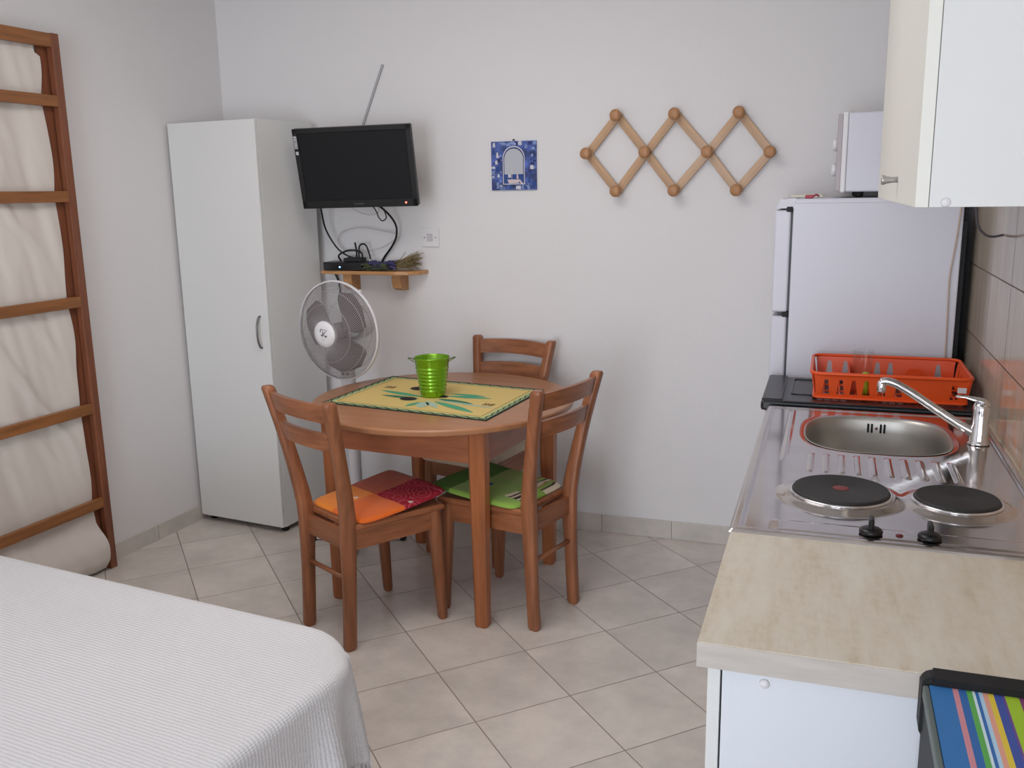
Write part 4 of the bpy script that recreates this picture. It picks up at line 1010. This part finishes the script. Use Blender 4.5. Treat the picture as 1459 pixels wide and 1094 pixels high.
cols = [((52, 116, 178), .20), ((206, 140, 150), .05), ((52, 104, 170), .07), ((92, 170, 84), .05), ((206, 226, 232), .025), ((52, 108, 176), .03), ((176, 208, 232), .035), ((222, 160, 140), .045), ((222, 196, 70), .05), ((64, 84, 160), .075), ((112, 74, 140), .02), ((160, 196, 50), .12), ((128, 66, 112), .06), ((186, 190, 50), .16), ((124, 56, 104), .07), ((190, 96, 140), .06), ((124, 62, 116), .04), ((52, 100, 170), .14)]
bm = B(); ms = []; x = .155; tot = sum(c_[1] for c_ in cols); W2 = .180; cols = cols + cols[1:]
for i, (cc, wdt) in enumerate(cols):
    key = 'stripe_%d_%d_%d' % cc; ms.append(mat(key, cc, .5, bump=.1, bscale=400)); x1_ = min(.452, x + wdt / tot * W2)
    if x >= .4519: break
    box(bm, L3((x, .60, .848)), L3((x1_, 1.2345, .864)), mi=i); x = x1_
obj('striped_pad', bm, ms, sx_, fix=False)
bm = B(); box(bm, L3((.147, .60, .846)), L3((.1548, 1.2345, .863)), bev=.002); obj('pad_edge', bm, mat('edge_grey', (96, 106, 104), .5), sx_)

# ------------------------------------------------------------------ bed and bedspread
BA = math.radians(-6.5); bc0 = Vector((-1.0, 1.79))       # far foot corner of the mattress top
bd = thing('bed', 'bed in the near left corner under a white bedspread', 'bed', (bc0.x, bc0.y, 0), BA)
bm = B(); box(bm, (-1.62, -1.38, .22), (-.035, -.035, .452), bev=.04, seg=3); obj('mattress', bm, mat('mattress_white', (220, 218, 214), .9), bd)
bm = B(); box(bm, (-1.62, -1.36, .12), (-.06, -.06, .22), bev=.005); obj('bed_base', bm, M_framey, bd)
for x in (-1.56, -.12):
    for y in (-1.3, -.12):
        bm = B(); box(bm, (x - .03, y - .03, 0), (x + .03, y + .03, .12)); obj('leg', bm, M_frame, bd)
HT = .47; RR = .026
def drape(s, t):
    """s,t distances past the corner along +x / +y (local); negative = on top"""
    ds, dt_ = max(s, 0), max(t, 0); d = math.hypot(ds, dt_)
    rc = .17   # plan-corner rounding
    bx_, by_ = min(s, 0), min(t, 0)
    # pull in the corner of the top sheet
    if d < 1e-9: hx_, z = Vector((0, 0)), HT
    th = math.atan2(dt_, ds) if d > 0 else 0
    arc = RR * PI / 2
    if d < arc: a = d / RR; out, z = RR * math.sin(a), HT - RR * (1 - math.cos(a))
    else: out, z = RR, HT - RR - (d - arc)
    low = max(0, d - arc)
    corner = math.sin(2 * th) if (ds > 0 and dt_ > 0) else 0
    wob = (.006 * math.sin(t * 9 + 1.2) + .060 * math.exp(-((t + .20) / .035) ** 2) + .045 * math.exp(-((t + .03) / .035) ** 2) - .030 * math.exp(-((t + .115) / .035) ** 2)) * low / .3 if ds > 0 else 0
    wob += .012 * math.sin(s * 9) * low / .3 if dt_ > 0 and ds == 0 else 0
    out += low * (.03 + .0 * corner) + wob + corner * low * .16 * math.sin(th * 7)
    px, py = bx_ + out * math.cos(th) * (1 if d > 0 else 0), by_ + out * math.sin(th) * (1 if d > 0 else 0)
    # round the plan corner
    k1 = max(0, s + rc) if s < 0 else rc; k2 = max(0, t + rc) if t < 0 else rc
    q_ = (k1 * k2) / (rc * rc); px -= k1 * (1 - math.sqrt(1 - k2 * k2 / (2 * rc * rc))); py -= k2 * (1 - math.sqrt(1 - k1 * k1 / (2 * rc * rc)))
    z -= .012 * q_ * (1 if d < arc else 1)
    if d == 0:
        z += .004 * noise.noise(Vector((s * 3, t * 3, 0))) + .0015 * noise.noise(Vector((s * 12, t * 12, 5)))
    return Vector((px, py, z))
bm = B(); uvl = bm.loops.layers.uv.new('UVMap')
S = [-1.66 + .03 * i for i in range(50)] ; S = [s for s in S if s < -.16]; S += [-.15 + .01 * i for i in range(45)]
S = [s for s in S if s <= .271]
T = [-1.45 + .03 * i for i in range(50)]; T = [t for t in T if t < -.16]; T += [-.15 + .01 * i for i in range(45)]; T = [t for t in T if t <= .271]
def hem(s, t):
    ds, dt_ = max(s, 0), max(t, 0); return math.hypot(ds, dt_) <= .335
V = {}
for i, s in enumerate(S):
    for j, t in enumerate(T):
        if hem(s, t): V[i, j] = bm.verts.new(drape(s, t))
for i in range(len(S) - 1):
    for j in range(len(T) - 1):
        ks = [(i, j), (i + 1, j), (i + 1, j + 1), (i, j + 1)]
        if all(k_ in V for k_ in ks):
            f_ = bm.faces.new([V[k_] for k_ in ks]); f_.smooth = True
            for lp, k_ in zip(f_.loops, ks): lp[uvl].uv = (S[k_[0]], T[k_[1]])
m = mat('ribbed_cotton', (222, 220, 222), .95, spec=.1)
k = NB(m); bb = m.node_tree.nodes['Principled BSDF']; uv = k.n('ShaderNodeUVMap'); uv.uv_map = 'UVMap'
sp = k.n('ShaderNodeSeparateXYZ'); k.l(uv.outputs[0], sp.inputs[0])
nz = k.n('ShaderNodeTexNoise'); nz.inputs['Scale'].default_value = 30; k.l(uv.outputs[0], nz.inputs['Vector'])
rib = k.math('SINE', k.math('ADD', k.math('MULTIPLY', sp.outputs[1], 2 * PI / .0095), k.math('MULTIPLY', nz.outputs['Fac'], 3)))
rib2 = k.math('SINE', k.math('MULTIPLY', sp.outputs[0], 2 * PI / .006))
nz3 = k.n('ShaderNodeTexNoise'); nz3.inputs['Scale'].default_value = 160; k.l(uv.outputs[0], nz3.inputs['Vector'])
rib = k.math('MULTIPLY', rib, k.math('ADD', k.math('MULTIPLY', nz3.outputs['Fac'], 1.4), -.1))
hh_ = k.math('ADD', rib, k.math('MULTIPLY', rib2, .4))
bp = k.n('ShaderNodeBump'); bp.inputs['Distance'].default_value = .0012; bp.inputs['Strength'].default_value = .5; k.l(hh_, bp.inputs['Height']); k.l(bp.outputs[0], bb.inputs['Normal'])
k.l(k.mix(k.math('MULTIPLY', k.math('ADD', rib, 1), .5), lin((214, 213, 216)), lin((229, 227, 229))), bb.inputs['Base Color'])
bs = obj('bedspread', bm, m, fix=True); bs.location = (bc0.x, bc0.y, 0); bs.rotation_euler = (0, 0, BA)
tag(bs, 'white ribbed cotton bedspread with fringed hem covering the bed', 'bedspread')
so = bs.modifiers.new('thickness', 'SOLIDIFY'); so.thickness = .003; so.offset = -1
bm = B(); random.seed(5)
def fr_pt(s, t): return drape(s, t)
edge = [(.268, -1.3 + .011 * i) for i in range(120)]
a = 0
for i in range(40):
    th = math.radians(0 + 90 * i / 39); edge.append((min(.268, .33 * math.cos(th)), min(.268, .33 * math.sin(th))))
for (s, t) in edge:
    p = drape(s, t); z0 = p.z
    if z0 < .1 and 0: continue
    dx, dy = random.uniform(-.008, .008), random.uniform(-.008, .008)
    tube(bm, [p, p + Vector((dx * .5, dy * .5, -.022)), p + Vector((dx, dy, -.045))], .0017, 4)
obj('fringe', bm, mat('fringe_cotton', (218, 216, 220), .95), bs)

# ------------------------------------------------------------------ wooden frame with cloth on the left wall
lf = thing('wooden_frame', 'tall wooden frame with five crossbars standing against the left wall', 'frame', (-2.80, 2.4, 0))
la = math.atan(.05)
lf.rotation_euler = (0, 0, -la)
# local frame: x out from wall, y along wall
bm = B(); box(bm, (-.038, .444, 0), (-.008, .479, 2.13), bev=.003); box(bm, (-.047, .400, .03), (-.0445, .470, 2.09)); obj('side_rail', bm, M_frame, lf)
bm = B(); box(bm, (-.035, -.70, 0), (.0, -.652, 2.13), bev=.003); obj('side_rail', bm, M_frame, lf)
bm = B(); box(bm, (-.033, -.652, 2.078), (-.010, .445, 2.128), bev=.003); obj('top_rail', bm, M_framey, lf)
for z, sl in ((1.885, .1), (1.532, 0), (1.125, 0), (.692, 0), (.294, 0)):
    bm = B(); box(bm, (-.032, -.652, z - .021), (-.009, .445, z + .021), bev=.003)
    o = obj('crossbar', bm, M_framey, lf)
m = mat('curtain_cotton', (222, 214, 206), .95, spec=.1, bump=.2, bscale=400)
bm = B(); ny_, nz_ = 110, 160; V = {}
zs_list = [2.10, 1.885, 1.532, 1.125, .692, .294, .012]
for i in range(ny_ + 1):
    for j in range(nz_ + 1):
        v = j / nz_; z = 2.095 - v * 2.08
        edge_w = .010 * noise.noise(Vector((z * 4.5, 2.2, 0))) - .006 
        pan = 0
        for a_, b_2 in zip(zs_list, zs_list[1:]):
            if b_2 <= z <= a_: pan = math.sin(PI * (a_ - z) / (a_ - b_2))
        y1_ = .414 + edge_w * 1.6 + .008 * pan - (.02 if z > 2.05 else 0) + (.02 * sstep(.25, .05, z))
        y = -.64 + (y1_ + .64) * i / ny_
        fold = .5 * noise.noise(Vector((y * 9 + z * 1.6, z * .9, 0))) + .35 * noise.noise(Vector((y * 22 + z * 5, z * 2.0, 4)))
        diag = noise.noise(Vector(((y * .8 + z * .55) * 16, (z - y) * 1.5, 7))); ridge = max(0, diag) ** 1.3
        ew = sstep(.40, .30, y)
        x = -.041 - .007 * ew + (.009 + .008 * ew) * fold + .022 * ridge * ew + .012 * pan * (.6 + noise.noise(Vector((y * 3, z * 2, 9)))) + .045 * sstep(.24, .10, z) * (1 - .5 * sstep(.06, .0, z))
        low = sstep(.22, .12, z)
        x = min(x, -.034 + .05 * low) ; x = max(x, -.0435 - .018 * ew)
        V[i, j] = bm.verts.new((x, y, z))
for i in range(ny_):
    for j in range(nz_):
        f_ = bm.faces.new((V[i, j], V[i + 1, j], V[i + 1, j + 1], V[i, j + 1])); f_.smooth = True
cu = obj('cloth_hanging', bm, m); cu.location = (-2.80, 2.4, 0); cu.rotation_euler = (0, 0, -la)
tag(cu, 'off-white cotton cloth hanging in soft folds behind the wooden frame', 'curtain')

# groups for repeats
for o in list(sc.objects):
    if o.parent is None and 'label' in o:
        n0 = o.name.split('.')[0]
        g = {'seat_cushion': 'seat pads on the dining chairs', 'power_cable': 'cables under the television', 'signal_cable': 'cables under the television', 'aerial_cable': 'cables under the television', 'cable_stub': 'cables under the television', 'base_cabinet': 'base cabinets under the worktop'}.get(n0)
        if g: o['group'] = g
